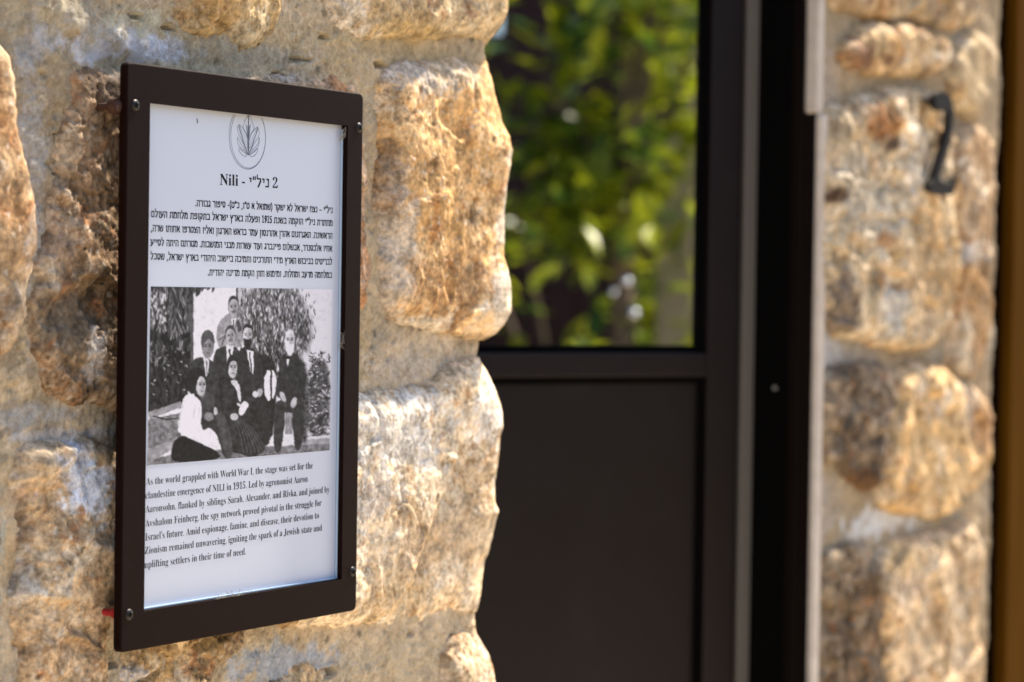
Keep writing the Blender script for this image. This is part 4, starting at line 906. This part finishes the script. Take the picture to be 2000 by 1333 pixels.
# ============================================================ across the yard: what the door glass mirrors
M_trunk = noisy('bark', (.10, .075, .05), (.16, .12, .08), 30)
def leaf_mat(name, cols):
    m = bpy.data.materials.new(name); m.use_nodes = True; g = m.node_tree; b = g.nodes['Principled BSDF']; b.inputs['Roughness'].default_value = .32
    oi = N(m, 'ShaderNodeTexCoord'); n = N(m, 'ShaderNodeTexNoise'); n.inputs['Scale'].default_value = 5; n.inputs['Detail'].default_value = 2
    L(m, oi.outputs['Object'], n.inputs['Vector']); rp = N(m, 'ShaderNodeValToRGB')
    rp.color_ramp.elements[0].position = .38; rp.color_ramp.elements[1].position = .62
    rp.color_ramp.elements[0].color = (*cols[0], 1); rp.color_ramp.elements[1].color = (*cols[1], 1)
    L(m, n.outputs[0], rp.inputs[0]); L(m, rp.outputs[0], b.inputs['Base Color'])
    tl = N(m, 'ShaderNodeBsdfTranslucent'); L(m, rp.outputs[0], tl.inputs['Color']); mx = N(m, 'ShaderNodeMixShader'); mx.inputs[0].default_value = .45
    out_ = [x for x in g.nodes if x.type == 'OUTPUT_MATERIAL'][0]
    L(m, b.outputs[0], mx.inputs[1]); L(m, tl.outputs[0], mx.inputs[2]); L(m, mx.outputs[0], out_.inputs[0])
    return m
M_leaf = leaf_mat('citrus_leaf', ((.030, .09, .012), (.38, .42, .014)))
def shrub(x, y, h, rad, n, seed, label, leaf=.15, zlow=.5, group=None):
    r = random.Random(seed); e = empty('garden_tree', (x, y, 0)); tag(e, label, 'tree')
    tb = bmesh.new(); tips = []
    cyl(tb, (0, 0, 0), (.02, 0, zlow), .05, .04, 10)
    for k in range(14):
        a = r.uniform(0, 6.28); rr_ = rad*r.uniform(.3, .9); tip = (rr_*math.cos(a), rr_*math.sin(a), r.uniform(zlow+.2, h)); mid = (tip[0]*.4, tip[1]*.4, zlow+(tip[2]-zlow)*.5)
        cyl(tb, (.02, 0, zlow-.02), mid, .028, .016, 7); cyl(tb, mid, tip, .016, .005, 6); tips.append(tip)
    bm_obj('trunk', tb, M_trunk, e)
    # leaf clusters, uneven
    cl_ = [(r.gauss(0, .55)*rad, r.gauss(0, .55)*rad, r.uniform(zlow, h), r.uniform(.12, .26)) for _ in range(n)]
    V = []; Fc = []
    for cx, cy, cz, cr_ in cl_:
        for _ in range(18):
            p = Vector((cx+r.gauss(0, .6)*cr_, cy+r.gauss(0, .6)*cr_, cz+r.gauss(0, .6)*cr_)); l = leaf*r.uniform(.6, 1.25); wd = l*.26
            d = Vector((r.uniform(-1, 1), r.uniform(-1, 1), r.uniform(-.9, .5))).normalized(); sd = d.cross(Vector((r.uniform(-.5, .5), r.uniform(-.5, .5), 1))).normalized(); up = sd.cross(d)*.12*l
            i = len(V); V += [p, p+d*l*.35+sd*wd+up, p+d*l, p+d*l*.35-sd*wd+up, p+d*l*.7+sd*wd*.7+up*.5, p+d*l*.7-sd*wd*.7+up*.5]
            Fc += [(i, i+1, i+4, i+2), (i, i+2, i+5, i+3)]
    mesh('crown', V, Fc, M_leaf, e)
    return e
shrub(3.50, -4.9, 2.95, .34, 38, 1, 'broad leaved green tree mirrored in the door glass, just left of the pale post', zlow=1.85)
shrub(2.0, -5.0, 2.1, .6, 50, 2, 'leafy green garden tree left of the mirrored one across the yard', zlow=1.0)
shrub(5.1, -4.9, 2.7, .75, 60, 3, 'leafy green garden tree right of the pale post across the yard', zlow=.9)
shrub(3.5, -6.2, 1.95, .7, 30, 4, 'low green tree farther back behind the mirrored one across the yard', zlow=.5)
M_post = noisy('weathered_pale_timber', (.26, .235, .16), (.34, .30, .21), 12)
pp = box('garden_post', M_post, 3.72, 3.84, -5.56, -5.44, 0, 3.0, .005); tag(pp, 'pale square timber post among the trees mirrored in the door glass', 'post')
M_fence = wood_mat('dark_fence_board', (.026, .015, .016), (.05, .032, .032))
fence = empty('board_fence', (0, -7.2, 0)); tag(fence, 'dark brown vertical board fence across the yard behind the trees', 'fence')
fm = None; xx_ = -2.0; k = 0
while xx_ < 8.0:
    if fm is None:
        f0 = box('board', M_fence, -.0735, .0735, -.012, .012, .05, 4.2, .003, fence); fm = f0.data; f0.location = (xx_, 0, -1.45)
    else:
        fo_ = bpy.data.objects.new('board', fm); COL.objects.link(fo_); fo_.parent = fence; fo_.location = (xx_, 0, (-1.45 if xx_ < 3.28 else 0)+rnd.uniform(-.02, .02))
    xx_ += .1475
# polished balls on stakes, added to make the bright glints low in the glass
M_chrome = new_mat('polished_steel', (.8, .84, .88), .22, 1.0)
for i, (x_, z_, r_, lb) in enumerate(((3.372, 1.538, .015, 'lowest of the three polished steel balls added to make glints in the glass'), (3.312, 1.596, .010, 'leftmost of the three polished steel balls added to make glints in the glass'), (3.350, 1.628, .013, 'highest of the three polished steel balls added to make glints in the glass'))):
    e = empty('glint_ball', (x_, -3.4, 0)); tag(e, lb, 'glint ball', 'added glint balls on stakes')
    q = bmesh.new(); bmesh.ops.create_uvsphere(q, u_segments=24, v_segments=14, radius=r_, matrix=Matrix.Translation((0, 0, z_))); bm_obj('ball', q, M_chrome, e, True)
    q = bmesh.new(); cyl(q, (0, 0, 0), (0, 0, z_-r_*.9), .004, seg=8); bm_obj('stake', q, M_iron, e)
print('XC', XC, 'X1', X1, 'X2', X2, 'hinge', HX, HY, 'sign', x0, x1, ix0, ix1, iz0, iz1, 'tris', sum(len(o.data.polygons) for o in sc.objects if o.type == 'MESH'))
